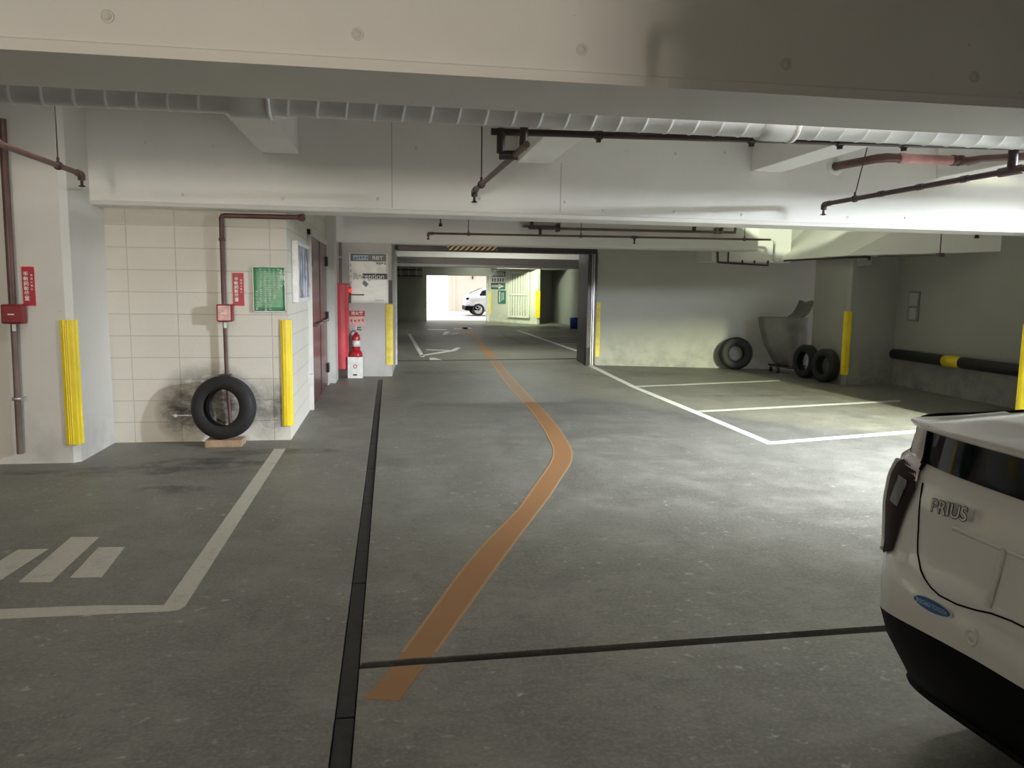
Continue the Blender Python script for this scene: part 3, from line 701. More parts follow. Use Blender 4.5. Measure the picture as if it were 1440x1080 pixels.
a1 = thing('sprinkler_branch_pipe', 'maroon sprinkler arm hanging in front of the big left column', 'pipe', (-2.26, 5.3, 2.15), 'sprinkler arms')
obj('pipe', MB().tube([(-2.275, 3.4, 2.235), (-2.262, 5.2, 2.215), (-2.245, 6.28, 2.205)], .019, 12), 'pipe', a1)
obj('tee', MB().tube([(-2.266, 4.98, 2.217), (-2.264, 5.12, 2.216)], .028, 12).tube([(-2.265, 5.05, 2.21), (-2.265, 5.05, 2.30)], .024, 12), 'pipe', a1)
obj('elbow', MB().tube([(-2.245, 6.25, 2.205), (-2.244, 6.31, 2.203), (-2.244, 6.325, 2.192), (-2.244, 6.327, 2.16)], .025, 12), 'pipe', a1)
head_on(a1, -2.244, 6.327, 2.165)
hanger(a1, -2.249, 5.93, 2.208, 2.95)
a2 = thing('sprinkler_branch_pipe', 'maroon sprinkler arm hanging at the middle from two short risers', 'pipe', (.7, 5.5, 2.1), 'sprinkler arms')
obj('pipe', MB().tube([(.752, 4.40, 2.205), (.735, 4.9, 2.203), (.686, 6.47, 2.20)], .019, 12), 'pipe', a2)
obj('riser', MB().tube([(.66, 4.78, 2.36), (.66, 4.78, 2.215)], .026, 12), 'pipe_dark', a2)
obj('riser', MB().tube([(.775, 4.60, 2.5), (.765, 4.60, 2.21)], .024, 12), 'pipe_dark', a2)
obj('tee', MB().tube([(.65, 4.78, 2.205), (.76, 4.76, 2.205)], .028, 12), 'pipe_dark', a2)
obj('elbow', MB().tube([(.688, 6.42, 2.20), (.685, 6.50, 2.198), (.685, 6.515, 2.186), (.685, 6.517, 2.15)], .025, 12), 'pipe_dark', a2)
head_on(a2, .685, 6.517, 2.155)
hanger(a2, .697, 6.12, 2.20, 2.95)
a3 = thing('sprinkler_branch_pipe', 'long black sprinkler arm hanging at the right above the parking bays', 'pipe', (3.9, 5.5, 2.1), 'sprinkler arms')
obj('pipe', MB().tube([(3.95, 4.0, 2.205), (3.94, 4.6, 2.203), (3.880, 6.66, 2.20)], .020, 12), 'pipe_dark', a3)
obj('riser', MB().tube([(3.945, 4.60, 2.37), (3.945, 4.60, 2.20)], .030, 12), 'pipe_dark', a3)
obj('tee', MB().tube([(3.947, 4.50, 2.203), (3.943, 4.70, 2.203)], .030, 12), 'pipe_dark', a3)
for yy in (5.0, 5.45, 5.9): obj('coupling', MB().tube([(3.94-.029*(yy-4.6), yy-.03, 2.2025), (3.94-.029*(yy-4.6), yy+.03, 2.2025)], .025, 12), 'pipe_dark', a3)
obj('elbow', MB().tube([(3.882, 6.61, 2.20), (3.880, 6.69, 2.198), (3.880, 6.705, 2.186), (3.880, 6.707, 2.15)], .025, 12), 'pipe_dark', a3)
head_on(a3, 3.880, 6.707, 2.155)
hanger(a3, 3.893, 6.25, 2.20, 2.70, .10)

pk = thing('drain_pipe', 'faded pink pipe bending out of the second beam at the right', 'pipe', (4.5, 6.6, 2.55))
obj('wall_collar', MB().lathe([(.043, 0), (.085, 0), (.08, .012), (.043, .012)], 20, Matrix.Translation((4.14, 7.0, 2.585)) @ Matrix.Rotation(PI/2, 4, 'X')), 'whitepaint', pk)
obj('pipe', MB().tube([(4.14, 7.0, 2.585), (4.215, 6.72, 2.588), (4.27, 6.55, 2.592), (4.33, 6.50, 2.594), (4.45, 6.5, 2.595)], .038, 14), 'pipe', pk)
obj('pipe', MB().tube([(4.45, 6.5, 2.595), (5.0, 6.5, 2.595)], .040, 14), 'pink', pk)
for cx in (4.47, 4.98, 5.05): obj('coupling', MB().tube([(cx-.018, 6.5, 2.595), (cx+.018, 6.5, 2.595)], .048, 14), 'pipe' if cx > 4.6 else 'pink', pk)
obj('pipe', MB().tube([(5.0, 6.5, 2.595), (5.12, 6.48, 2.59), (5.12, 6.3, 2.585), (4.95, 5.0, 2.42), (4.90, 4.80, 2.40)], .030, 14), 'pipe', pk)

q = thing('sprinkler_line', 'thin maroon sprinkler line along the face of the third beam', 'pipe', (3.4, 12.15, 2.2))
lz = lambda x: 2.214+.0045*x
obj('pipe', MB().tube([(.60, 12.15, lz(.6)), (6.16, 12.15, lz(6.16))], .017, 10), 'pipe', q)
obj('elbow', MB().tube([(.66, 12.15, lz(.6)), (.585, 12.15, lz(.6)), (.575, 12.15, 2.205), (.575, 12.15, 2.17)], .022, 10), 'pipe', q)
head_on(q, .575, 12.15, 2.175)
obj('tee', MB().tube([(3.78, 12.15, lz(3.8)), (3.88, 12.15, lz(3.8))], .024, 10).tube([(3.83, 12.15, lz(3.8)), (3.83, 12.15, 2.175)], .018, 10), 'pipe_dark', q)
head_on(q, 3.83, 12.15, 2.18)
for cx in (1.19, 2.96, 5.68): hanger(q, cx, 12.15, lz(cx), 2.95, 0, 'pipe_dark', .006)
obj('drop_pipe', MB().tube([(6.13, 12.15, lz(6)), (6.19, 12.15, lz(6)-.004), (6.20, 12.15, 2.22), (6.20, 12.15, 1.92), (6.215, 12.15, 1.905), (6.33, 12.15, 1.90)], .019, 10), 'white_pipe', q)
q = thing('sprinkler_line', 'short upper sprinkler line above the thin one on the third beam', 'pipe', (3.9, 12.15, 2.33))
obj('pipe', MB().tube([(2.13, 12.18, 2.335), (5.45, 12.18, 2.345), (5.52, 12.18, 2.345), (5.53, 12.18, 2.42)], .021, 10), 'pipe', q)
obj('bracket', MB().box(2.05, 2.62, 12.12, 12.29, 2.345, 2.375).box(2.17, 2.2, 12.13, 12.29, 2.36, 2.45), 'pipe_dark', q)
obj('bracket', MB().box(2.58, 2.62, 12.12, 12.29, 2.29, 2.42), 'pipe_dark', q)
obj('drop_nipple', MB().tube([(2.31, 12.16, 2.335), (2.31, 12.15, 2.23)], .022, 10), 'pipe_dark', q)
obj('fitting', MB().tube([(4.83, 12.18, 2.335), (4.83, 12.18, 2.42)], .032, 10), 'pipe_dark', q)
for cx in (5.22, 5.30): obj('clip', MB().box(cx-.012, cx+.012, 12.15, 12.29, 2.32, 2.42), 'pipe_grey', q)
q = thing('black_pipe_loop', 'thin black pipe loop hanging under the third beam at its right end', 'pipe', (6.2, 12.85, 1.85))
obj('pipe', MB().tube([(5.52, 12.83, 2.07), (5.535, 12.83, 1.90), (5.55, 12.83, 1.885), (6.40, 12.83, 1.855), (6.44, 12.83, 1.855), (6.45, 12.83, 1.93)], .018, 10), 'pipe_dark', q)
for cx, zt in ((5.72, 2.07), (5.98, 1.93), (6.20, 1.93)): obj('hanger_rod', MB().tube([(cx, 12.83, zt), (cx, 12.83, 1.88)], .015, 8), 'pipe_dark', q)
q = thing('beam_pipe', 'dark thin pipe under the tapered beam by the right pillar', 'pipe', (7, 10.6, 1.9))
obj('pipe', MB().tube([(6.36, 12.1, 1.905), (6.75, 11.2, 1.925), (6.95, 10.75, 1.93)], .014, 8), 'pipe_dark', q)
obj('elbow', MB().tube([(6.92, 10.8, 1.93), (6.96, 10.7, 1.925), (6.96, 10.7, 1.88)], .018, 8), 'pipe_dark', q)
q = thing('beam_conduit', 'grey conduit dropping down the face of the tapered beam and running along its edge', 'conduit', (7.3, 9.9, 1.92))
obj('pipe', MB().tube([(7.33, 9.68, 2.9), (7.33, 9.68, 1.955), (7.33, 9.68, 1.925), (7.29, 9.78, 1.925), (6.97, 10.5, 1.93)], .011, 8), 'pipe_grey', q)
obj('junction', MB().box(7.29, 7.37, 9.64, 9.72, 1.90, 1.95), 'pipe_grey', q, .004)
el = thing('emergency_light', 'small grey wall light under the beam on the right pillar', 'light', (7.03, 10.93, 1.80))
obj('housing', MB().box(6.95, 7.12, 10.88, 10.995, 1.86, 1.92), 'greywall', el, .006)
obj('lamp_lens', MB().box(6.96, 7.11, 10.87, 10.995, 1.80, 1.86), 'steel', el, .006)

for hx, hy, hz_, lab in ((.765, 12.2, 2.345, 'tiny black sprinkler head alone above the left end of the thin sprinkler line'), (7.47, 9.2, 2.14, 'tiny black sprinkler head high in the dark right corner')):
    o = thing('sprinkler_head', lab, 'sprinkler', (hx, hy, hz_))
    obj('stem', MB().tube([(hx, hy, 2.95), (hx, hy, hz_+.02)], .012, 8), 'pipe_grey' if hy > 10 else 'greywall', o); obj('cup', MB().lathe([(0, .03), (.022, .03), (.026, .0), (.036, -.012), (.012, -.02), (0, -.02)], 14, Matrix.Translation((hx, hy, hz_))), 'pipe_dark', o)
# ------------------------------------------------------------------ right wall fittings, covered cart
bb = thing('bumper_rail', 'thick black rubber bumper rail along the dark right wall', 'bumper rail', (7.58, 9.5, .42))
by = lambda y_: .485
bp = MB(); P_ = []; r_ = []
for t in (0, 30, 60, 90): P_.append((7.575, 10.93-.075*math.sin(R(t)), .49)); r_.append(max(.004, .076*math.sin(R(t))) if t else .004)
P_ += [(7.575, 7.2, .49)]; r_ += [.076]
bp.tube([p for p in P_[::-1]], r_[::-1], 20); obj('rubber_tube', bp, 'rubber', bb)
obj('yellow_band', MB().lathe([(.076, -.16), (.0785, -.16), (.0785, .16), (.076, .16)], 24, Matrix.Translation((7.575, 9.57, .49)) @ Matrix.Rotation(PI/2, 4, 'X'), True), 'yellow', bb)
mt = thing('wall_panel', 'small narrow grey metal panel on the dark right wall', 'panel', (7.65, 10.58, 1.0))
obj('plate', MB().box(7.64, 7.66, 10.46, 10.70, .995, 1.435), 'plate_grey', mt, .003)
obj('cover', MB().box(7.63, 7.642, 10.49, 10.67, 1.22, 1.41), 'farwall', mt, .003)
obj('slots', MB().box(7.634, 7.642, 10.50, 10.66, 1.02, 1.19), 'farwall', mt, .002)

ct = thing('covered_cart', 'cart under a hanging grey cover in the dark corner between tyres', 'cart', (6.75, 12.75, 0))
def ring(cx, cy, w, d_, z, ph, amp):
    out = []
    for j in range(49):
        a = 2*PI*j/48; cA, sA = math.cos(a), math.sin(a)
        k_ = (abs(cA)**3.5+abs(sA)**3.5)**(-1/3.5)
        f = 1+amp*math.sin(a*9+ph)+amp*.6*math.sin(a*5-ph*2)
        out.append((cx+w/2*cA*k_*f, cy+d_/2*sA*k_*f, z))
    return out
rows = [ring(6.93, 12.72, .20, .20, .07, 0, .03), ring(6.91, 12.72, .34, .28, .09, .4, .06), ring(6.87, 12.72, .54, .40, .22, .8, .055), ring(6.79, 12.72, .72, .46, .50, 1.2, .035), ring(6.74, 12.72, .80, .50, .80, 1.4, .015), ring(6.73, 12.72, .82, .52, .95, 1.5, .004), ring(6.73, 12.72, .80, .50, .962, 1.5, .002), ring(6.73, 12.72, .3, .2, .958, 1.5, 0), ring(6.73, 12.72, .002, .002, .957, 1.5, 0)]
rows.reverse()
obj('cover', MB().grid(rows, True, True), 'cover', ct)
fl_ = []
for i in range(10):
    t = i/9; x = 6.95+.21*t; z = .968+.27*(t**1.9)
    fl_.append([(x, 12.47+.5*s_/6, z+.02*math.sin(s_*1.4)*t) for s_ in range(7)])
fo = obj('cover_flap', MB().grid(fl_), 'cover', ct); md = fo.modifiers.new('thick', 'SOLIDIFY'); md.thickness = .012
for cx, cy in ((6.62, 12.60), (6.62, 12.86), (7.08, 12.58), (6.95, 12.50)):
    cs = MB(); T = Matrix.Translation((cx, cy, .045)) @ Matrix.Rotation(PI/2, 4, 'Y')
    cs.lathe([(.012, -.014), (.040, -.014), (.044, -.008), (.044, .008), (.040, .014), (.012, .014)], 18, T, True)
    w_ = obj('caster_wheel', cs, 'rubber', ct)
    obj('caster_fork', MB().box(cx-.022, cx-.016, cy-.016, cy+.016, .04, .11).box(cx+.016, cx+.022, cy-.016, cy+.016, .04, .11).box(cx-.022, cx+.022, cy-.016, cy+.016, .10, .115).tube([(cx-.02, cy, .045), (cx+.02, cy, .045)], .010, 10), 'chrome', w_)
obj('base_frame', MB().box(6.58, 7.12, 12.56, 12.90, .115, .14), 'dark_steel', ct, .004)

# ------------------------------------------------------------------ painted floor marks
ZP = .0018
def paint(name, polys, mat, label, cat='floor marking', group=None):
    mb = MB()
    for p in polys:
        a = sum(p[i][0]*p[(i+1) % len(p)][1]-p[(i+1) % len(p)][0]*p[i][1] for i in range(len(p)))
        mb.prism(p if a > 0 else p[::-1], .0002, ZP)
    return tag(obj(name, mb, mat), label, cat, group)
paint('parking_line', [[(-1.000, 3.51), (-.905, 3.49), (-.908, 6.90), (-1.003, 6.90)], [(-5.0, 3.47), (-.97, 3.445), (-.925, 3.452), (-.905, 3.49), (-1.0, 3.512), (-1.3, 3.548), (-5.0, 3.60)]], 'cream_line', 'worn cream corner line of the left parking bay', 'parking line')
sy_ = thing('floor_symbol', 'three faded painted bars on the floor inside the left parking bay', 'floor marking', (-1.7, 4.2, 0))
for p in ([(-1.75, 3.879), (-1.601, 3.861), (-1.619, 4.543), (-1.772, 4.561)], [(-1.535, 3.912), (-1.388, 3.902), (-1.424, 4.349), (-1.561, 4.361)], [(-1.995, 3.944), (-1.847, 3.926), (-1.809, 4.365), (-1.963, 4.368)]):
    obj('bar', MB().prism(p, .0002, ZP), 'cream_line', sy_)
paint('parking_line', [[(3.455, 6.70), (3.55, 6.80), (3.562, 8.6), (3.545, 10.95), (3.70, 14.02), (3.585, 14.02), (3.45, 10.9), (3.455, 8.55)]], 'bright_line', 'long white edge line of the right parking bays', 'parking line', )
paint('parking_line', [[(3.54, 10.90), (3.54, 10.99), (6.12, 11.62), (6.10, 11.50)]], 'white_line', 'thin white divider line between right bays nearest the back wall', 'parking line')
paint('parking_line', [[(3.555, 8.58), (3.555, 8.68), (6.66, 9.36), (6.60, 9.24)]], 'white_line', 'white divider line in the middle of the right bays', 'parking line')
paint('parking_line', [[(3.47, 6.70), (3.55, 6.82), (5.9, 7.40), (5.9, 7.27)]], 'bright_line', 'bright white divider line of the right bays nearest the white car', 'parking line')
OL = [(-.103, 2.596), (.041, 2.925), (.407, 3.928), (.785, 4.777), (.924, 5.14), (1.101, 5.616), (1.311, 6.20), (1.415, 6.62), (1.47, 7.05), (1.535, 7.754), (1.600, 8.7), (1.64, 9.9), (1.69, 11.24), (1.80, 13.27), (1.90, 14.85)]
OR = [(.023, 2.566), (.162, 2.91), (.562, 3.91), (.914, 4.763), (1.063, 5.12), (1.239, 5.58), (1.43, 6.08), (1.545, 6.50), (1.615, 6.98), (1.678, 7.638), (1.742, 8.62), (1.785, 9.8), (1.84, 11.0), (1.95, 13.2), (2.07, 14.85)]
og = thing('guide_line', 'curving burnt orange guide line painted along the lane', 'guide line', (1.2, 6, 0))
def strip(A, B, z): 
    mb = MB(); n = len(A)
    vs = [(x, y, .0002) for x, y in A]+[(x, y, .0002) for x, y in B]+[(x, y, z) for x, y in A]+[(x, y, z) for x, y in B]
    fs = []
    for i in range(n-1): fs += [(2*n+i, 3*n+i, 3*n+i+1, 2*n+i+1), (i, 2*n+i, 2*n+i+1, i+1), (n+i, n+i+1, 3*n+i+1, 3*n+i)]
    fs += [(0, n, 3*n, 2*n), (n-1, 3*n-1, 4*n-1, 2*n-1)]
    return mb.add(vs, fs)
def catm(P, k=5):
    out = []
    for i in range(len(P)-1):
        p0, p1, p2, p3 = [Vector((*P[max(0, min(len(P)-1, j))], 0)) for j in (i-1, i, i+1, i+2)]
        for q in range(k):
            t = q/k; v = .5*((2*p1)+(p2-p0)*t+(2*p0-5*p1+4*p2-p3)*t*t+(3*p1-p0-3*p2+p3)*t**3); out.append((v.x, v.y))
    return out+[P[-1]]
def cut(P, y0, y1, A):
    """part of a poly-line pair between two y positions"""
    return [p for p in P if y0 <= p[1] <= y1]
sL, sR = catm(OL), catm(OR)
# the joint groove splits the line: a short near piece and the long far piece
xg = lambda p: xd(p[0])
nL = [p for p in sL if p[1] < xg(p)-.03]; nR = [p for p in sR if p[1] < xg(p)-.03]
fL = [p for p in sL if p[1] > xg(p)+.03]; fR = [p for p in sR if p[1] > xg(p)+.03]
m_ = min(len(nL), len(nR)); nL, nR = nL[:m_], nR[:m_]
def lerp_to(P0, P1, off):
    # point on segment where it meets the groove edge
    for _ in range(30):
        mid = ((P0[0]+P1[0])/2, (P0[1]+P1[1])/2)
        if (mid[1]-xd(mid[0])-off) * (P0[1]-xd(P0[0])-off) > 0: P0 = mid
        else: P1 = mid
    return P0
iL, iR = sL.index(nL[-1]), sR.index(nR[-1])
jL, jR = sL.index(fL[0]), sR.index(fR[0])
near = strip(nL+[lerp_to(sL[iL], sL[jL], -.030)], nR+[lerp_to(sR[iR], sR[jR], -.030)], ZP)
m_ = min(len(fL), len(fR)); fL, fR = fL[-m_:], fR[-m_:]
far = strip([lerp_to(sL[jL-1], sL[jL], .030)]+fL, [lerp_to(sR[jR-1], sR[jR], .030)]+fR, ZP)
obj('near_stretch', near, 'orange', og); obj('long_stretch', far, 'orange', og)
for A_, sgn in ((fL, -1), (fR, 1)):
    ea = [(x-sgn*.004, y) for x, y in A_]; eb_ = [(x+sgn*.010, y) for x, y in A_]
    obj('edge', strip(ea if sgn > 0 else eb_, eb_ if sgn > 0 else ea, ZP+.0004), 'orange_edge', og)
obj('far_stretch', strip([(1.93, 15.45), (2.128, 19.6), (2.393, 25.4), (2.56, 29.8)], [(2.097, 15.45), (2.33, 19.6), (2.57, 25.4), (2.72, 29.8)], ZP), 'orange', og)
paint('far_line', [[(.50, 23.4), (.59, 23.4), (.68, 15.8), (.60, 15.8)]], 'bright_line', 'white floor line at the left beyond the opening', 'parking line')
paint('far_line', [[(4.12, 25.7), (4.22, 25.7), (4.24, 17.2), (4.13, 17.2)]], 'bright_line', 'long white floor line at the right beyond the opening', 'parking line')
for yy, lab in ((19.4, 'first thin bay line right of the long line beyond the opening'), (22.5, 'second thin bay line right of the long line beyond the opening'), (25.6, 'third thin bay line right of the long line beyond the opening')):
    paint('far_line', [[(4.24, yy), (6.6, yy), (6.6, yy+.1), (4.24, yy+.1)]], 'white_line', lab, 'parking line')
paint('floor_glint', [[(.62, 16.0), (1.42, 17.3), (1.62, 18.2), (1.52, 18.25), (1.33, 17.5), (.78, 17.75), (.80, 17.5), (1.25, 17.35), (.56, 16.1)]], 'bright_line', 'nearest floor reflection painted as a broken white arrow beyond the opening', 'floor reflection')  # these white shapes paint bright reflections onto the far floor
paint('floor_glint', [[(.75, 15.15), (.93, 14.98), (1.0, 15.1), (.86, 15.6), (.76, 15.6)]], 'bright_line', 'small floor reflection painted as a white tip just past the threshold', 'floor reflection')
paint('floor_glint', [[(1.5, 23.0), (2.1, 23.8), (2.0, 24.0), (1.66, 23.4), (1.85, 24.6), (1.7, 24.7)]], 'bright_line', 'middle floor reflection painted as a white arrow before the bright exit', 'floor reflection')
paint('floor_glint', [[(1.2, 25.7), (1.8, 25.5), (1.85, 26.0), (1.22, 26.2)]], 'bright_line', 'floor reflection painted as a short white bar left of the orange line', 'floor marking')
paint('floor_glint', [[(2.1, 26.0), (2.75, 26.4), (2.75, 27.2), (2.45, 27.2), (2.45, 26.7), (2.1, 26.6)]], 'bright_line', 'floor reflection painted as a white patch crossing the orange line', 'floor marking')

# ------------------------------------------------------------------ far room things
fd = Vector((5.62-4.05, 29.9-32.5, 0)).normalized(); fn = Vector((-fd.y, fd.x, 0)); fn = fn if fn.y < 0 else -fn
A0 = Vector((4.05, 32.5, 0))
def fp(t, z, o=.0): p = A0+fd*t+fn*o; return (p.x, p.y, z)
def fpanel(t0, t1, z0, z1, o0, o1): 
    vs = [fp(t, z, o) for z in (z0, z1) for o in (o1, o0) for t in (t0, t1)]
    return MB().add(vs, [(0, 2, 3, 1), (4, 5, 7, 6), (0, 1, 5, 4), (2, 6, 7, 3), (0, 4, 6, 2), (1, 3, 7, 5)])
sg = thing('exit_sign', 'green and white direction sign with a right arrow on the far pale wall', 'sign', fp(.6, 1.2))
obj('panel', fpanel(.10, 1.16, 1.30, 2.08, .005, .02), 'sign_white', sg)
obj('header', fpanel(.16, 1.10, 1.83, 2.04, .02, .024), 'green_dark', sg)
obj('arrow_panel', fpanel(.16, 1.10, 1.32, 1.58, .02, .024), 'green_dark', sg)
ar = MB(); 
ap = [(.20, 1.40), (.66, 1.40), (.66, 1.34), (1.02, 1.45), (.66, 1.56), (.66, 1.50), (.20, 1.50)]
ar.add([fp(t, z, .028) for t, z in ap], [tuple(range(7))]); obj('arrow', ar, 'sign_white', sg)
sq = MB()
for (t0, t1, z0, z1) in ((.30, .96, 1.955, 2.0), (.24, .94, 1.89, 1.925), (.24, .30, 1.89, 2.0), (.96, 1.02, 1.86, 1.95)): sq.v, sq.f, sq.sm = (lambda q_: (sq.v+q_.v, sq.f+[tuple(i+len(sq.v) for i in f) for f in q_.f], sq.sm+q_.sm))(fpanel(t0, t1, z0, z1, .024, .028))
obj('lettering', sq, 'sign_white', sg)
sq2 = MB()
for t in (.27, .43, .63, .78, .94): sq2.v, sq2.f, sq2.sm = (lambda q_: (sq2.v+q_.v, sq2.f+[tuple(i+len(sq2.v) for i in f) for f in q_.f], sq2.sm+q_.sm))(fpanel(t-.035, t+.035, 1.64, 1.77, .02, .024))
obj('lettering', sq2, 'ink', sg)
s2 = thing('exit_sign', 'small dark green plate hanging below the arrow sign on the far wall', 'sign', fp(.9, .75))
obj('panel', fpanel(.62, 1.12, .74, 1.28, .005, .02), 'green_dark', s2)
sq3 = MB()
for (t0, t1, z0, z1) in ((.70, .78, .80, 1.24), (.86, .9, .86, 1.2), (.96, 1.0, .9, 1.2)): sq3.v, sq3.f, sq3.sm = (lambda q_: (sq3.v+q_.v, sq3.f+[tuple(i+len(sq3.v) for i in f) for f in q_.f], sq3.sm+q_.sm))(fpanel(t0, t1, z0, z1, .02, .024))
obj('lettering', sq3, 'green_ink', s2)
gt = thing('barred_gate', 'pale cream barred metal gate in the far wall', 'gate', fp(2.1, .2))
G0, G1 = 1.33, 2.62
for a in ((G0, G1, 1.96, 2.04), (G0, G1, 1.10, 1.17), (G0, G1, .22, .29), (G0, G0+.07, .22, 2.04), (G1-.07, G1, .22, 2.04)): obj('frame_bar', fpanel(*a, .03, .08), 'gate', gt)
for i in range(7): obj('bar', fpanel(G0+.16+.16*i, G0+.20+.16*i, .25, 2.0, .04, .07), 'gate', gt)
obj('backing', fpanel(G0+.02, G1-.02, .2, 2.02, .004, .012), 'greywall', gt)
tag(obj('blue_bin', MB().lathe([(0, 0), (.16, 0), (.18, .36), (.17, .38), (0, .38)], 20, Matrix.Translation((6.42, 27.0, 0))), 'blue_plastic'), 'small blue bin by the far right wall', 'bin')
sf = thing('wall_shelf', 'dark pipe rack high on the far left wall', 'rack', (.7, 31.7, 1.75))
for z_ in (1.78, 2.02): obj('rail', MB().box(.25, 1.25, 31.5, 31.8, z_, z_+.06), 'dark_steel', sf)
for x_ in (.4, .7, 1.0): obj('post', MB().box(x_, x_+.05, 31.5, 31.56, 1.78, 2.3), 'steel', sf)

# outside beyond the exit
struct('ground', MB().box(-12, 22, 33, 75, -.3, -.005), 'ground', 'sunlit pavement outside the exit', 'ground')
struct('wall_outside', MB().box(3.35, 14, 46, 46.5, 0, 4.5), 'outside', 'cream building wall outside behind the silver car', 'wall')
gd = thing('garage_door', 'pale framed panel on the cream wall outside', 'door', (5, 45.95, 0))
for a in ((3.6, 3.75, 0, 2.3), (3.6, 7.4, 2.2, 2.35)): obj('frame', MB().box(a[0], a[1], 45.9, 46, a[2], a[3]), 'outside', gd)
obj('bracket', MB().box(4.72, 4.78, 45.8, 46, 1.85, 2.2), 'dark_steel', gd)

# ------------------------------------------------------------------ cars
def section(st):
    x, hw, zb, zbelt, zt, hr = st
    return [(0, zb), (hw*.88, zb), (hw*.98, zb+.10), (hw, (zb+zbelt)*.5), (hw*.985, zbelt-.06), (hw*.955, zbelt), (hr+(hw*.955-hr)*.15, zt-.055), (hr*.93, zt-.018), (hr*.6, zt), (0, zt+.006)]
def loft(stations, tx, ty, dirx=1):
    rows = []
    for st in stations:
        h = section(st)
        full = [(-v, z) for v, z in h[::-1]] + [(v, z) for v, z in h[1:]]
        rows.append([(tx+dirx*st[0], ty+v, z) for v, z in full])
    mb = MB(); mb.grid(rows, True, dirx > 0)
    n = len(rows[0]); 
    mb.add(rows[0], [tuple(range(n))]); mb.add(rows[-1], [tuple(reversed(range(n)))])
    return mb
def interp(stations, x):
    for a, b in zip(stations, stations[1:]):
        if a[0] <= x <= b[0]:
            t = (x-a[0])/(b[0]-a[0]); return tuple(p+(q-p)*t for p, q in zip(a, b))
    return stations[-1]
def side_window(stations, tx, ty, x0, x1, sgn, dirx=1, f0=.16, f1=.86):
    rows = []
    for i in range(9):
        x = x0+(x1-x0)*i/8; h = section(interp(stations, x)); a, b = h[5], h[6]
        rows.append([(tx+dirx*x, ty+sgn*(a[0]+(b[0]-a[0])*f+.008), a[1]+(b[1]-a[1])*f) for f in (f0, (f0+f1)/2, f1)])
    return MB().grid(rows, True, (sgn*dirx) > 0)
def top_window(stations, tx, ty, x0, x1, dirx=1, w=.9, lift=.012):
    rows = []
    for i in range(9):
        x = x0+(x1-x0)*i/8; st = interp(stations, x); h = section(st)
        r = []
        for v in [-1+2*j/10 for j in range(11)]:
            av = abs(v)*h[7][0]*w
            if av <= h[8][0]: z = h[9][1]+(h[8][1]-h[9][1])*av/h[8][0]
            else: z = h[8][1]+(h[7][1]-h[8][1])*(av-h[8][0])/(h[7][0]-h[8][0])
            r.append((tx+dirx*x, ty+math.copysign(av, v), z+lift))
        rows.append(r)
    return MB().grid(rows, True, dirx > 0)
def wheel(par, x, y, r_, sgn):
    T = Matrix.Translation((x, y, r_)) @ Matrix.Rotation(-sgn*PI/2, 4, 'X')
    t = MB().lathe([(r_*.66, -.09), (r_*.80, -.105), (r_*.95, -.10), (r_, -.08), (r_, .08), (r_*.95, .10), (r_*.80, .105), (r_*.66, .09)], 40, T, True)
    w = obj('wheel', t, 'tyre', par)
    rm = MB().lathe([(0, .075), (r_*.15, .08), (r_*.22, .07), (r_*.55, .085), (r_*.64, .095), (r_*.66, .08), (r_*.66, -.08), (0, -.08)], 40, T)
    for k_ in range(5):
        a = 2*PI*k_/5; 
        p = T @ Vector((math.cos(a)*r_*.15, math.sin(a)*r_*.15, .085)); p2 = T @ Vector((math.cos(a)*r_*.60, math.sin(a)*r_*.60, .097))
        rm.tube([p, p2], .022, 8)
    obj('rim', rm, 'steel', w)

# white hatchback in the right foreground: its rear faces the lane
CX, CYC = 1.38, 1.38
ROWS = [(.27, .135, 1.58, .85), (.31, .19, 1.50, .865), (.45, .34, 1.41, .86), (.545, .415, 1.375, .845), (.56, .43, 1.37, .845), (.60, .53, 1.365, .845), (.635, .62, 1.375, .855), (.66, .66, 1.405, .89), (.77, .77, 1.42, .925), (.85, .85, 1.425, .916), (.922, .920, 1.440, .900), (.942, .938, 1.455, .880), (1.05, 1.04, 1.46, .852)]
DD, PP = .40, 3.
def row_at(k):
    i = min(int(k), len(ROWS)-2); t = k-i
    return [a+(b-a)*t for a, b in zip(ROWS[i], ROWS[i+1])]
def shell(k, v, out=0.):
    zc, ze, xr, hw = row_at(k)
    s = min(abs(v)/hw, 1.); x = xr+DD*(1-max(0., 1-s**PP)**(1/PP))
    p = Vector((x, CYC+v, zc+(ze-zc)*s*s))
    if out:
        e = 1e-3
        sg_ = 1 if v < row_at(k)[3]-2e-3 else -1
        a = shell(k, v+sg_*e)-p; 
        kk = min(k+.02, 11.98); b = shell(kk, v)-shell(kk-.02, v)
        n_ = (a*sg_).cross(b); n_.normalize()
        if n_.x > 0: n_ = -n_
        p = p+n_*out
    return p
def shell_row(k, ext=True):
    """one line round the tail: straight side, corner, tail, corner, side"""
    zc, ze, xr, hw = row_at(k); pts = []
    for xx in (xr+DD+.42, xr+DD+.2): pts.append((xx, CYC-.905+(.905-hw)*.3, ze) if ext else None)
    th = [PI/2*(1-j/14) for j in range(15)]
    half = [shell(k, hw*math.sin(t)**(2/PP)) for t in th]           # from side to centre (v>0)
    left = [(CX*0+p.x, 2*CYC-p.y, p.z) for p in half]
    right = [tuple(p) for p in half][::-1]
    return [p for p in pts if p] + left + right[1:] + [(x, 2*CYC-y_, z) for x, y_, z in pts[::-1] if True]
car = thing('car', 'white hatchback car parked at the right with its rear toward the lane', 'car', (3.6, CYC, 0))
white = MB(); white.grid([shell_row(k) for k in (4, 4.5, 5, 5.5, 6, 6.5, 7, 7.5, 8, 8.5, 9, 9.5, 10, 10.5, 11)], True)
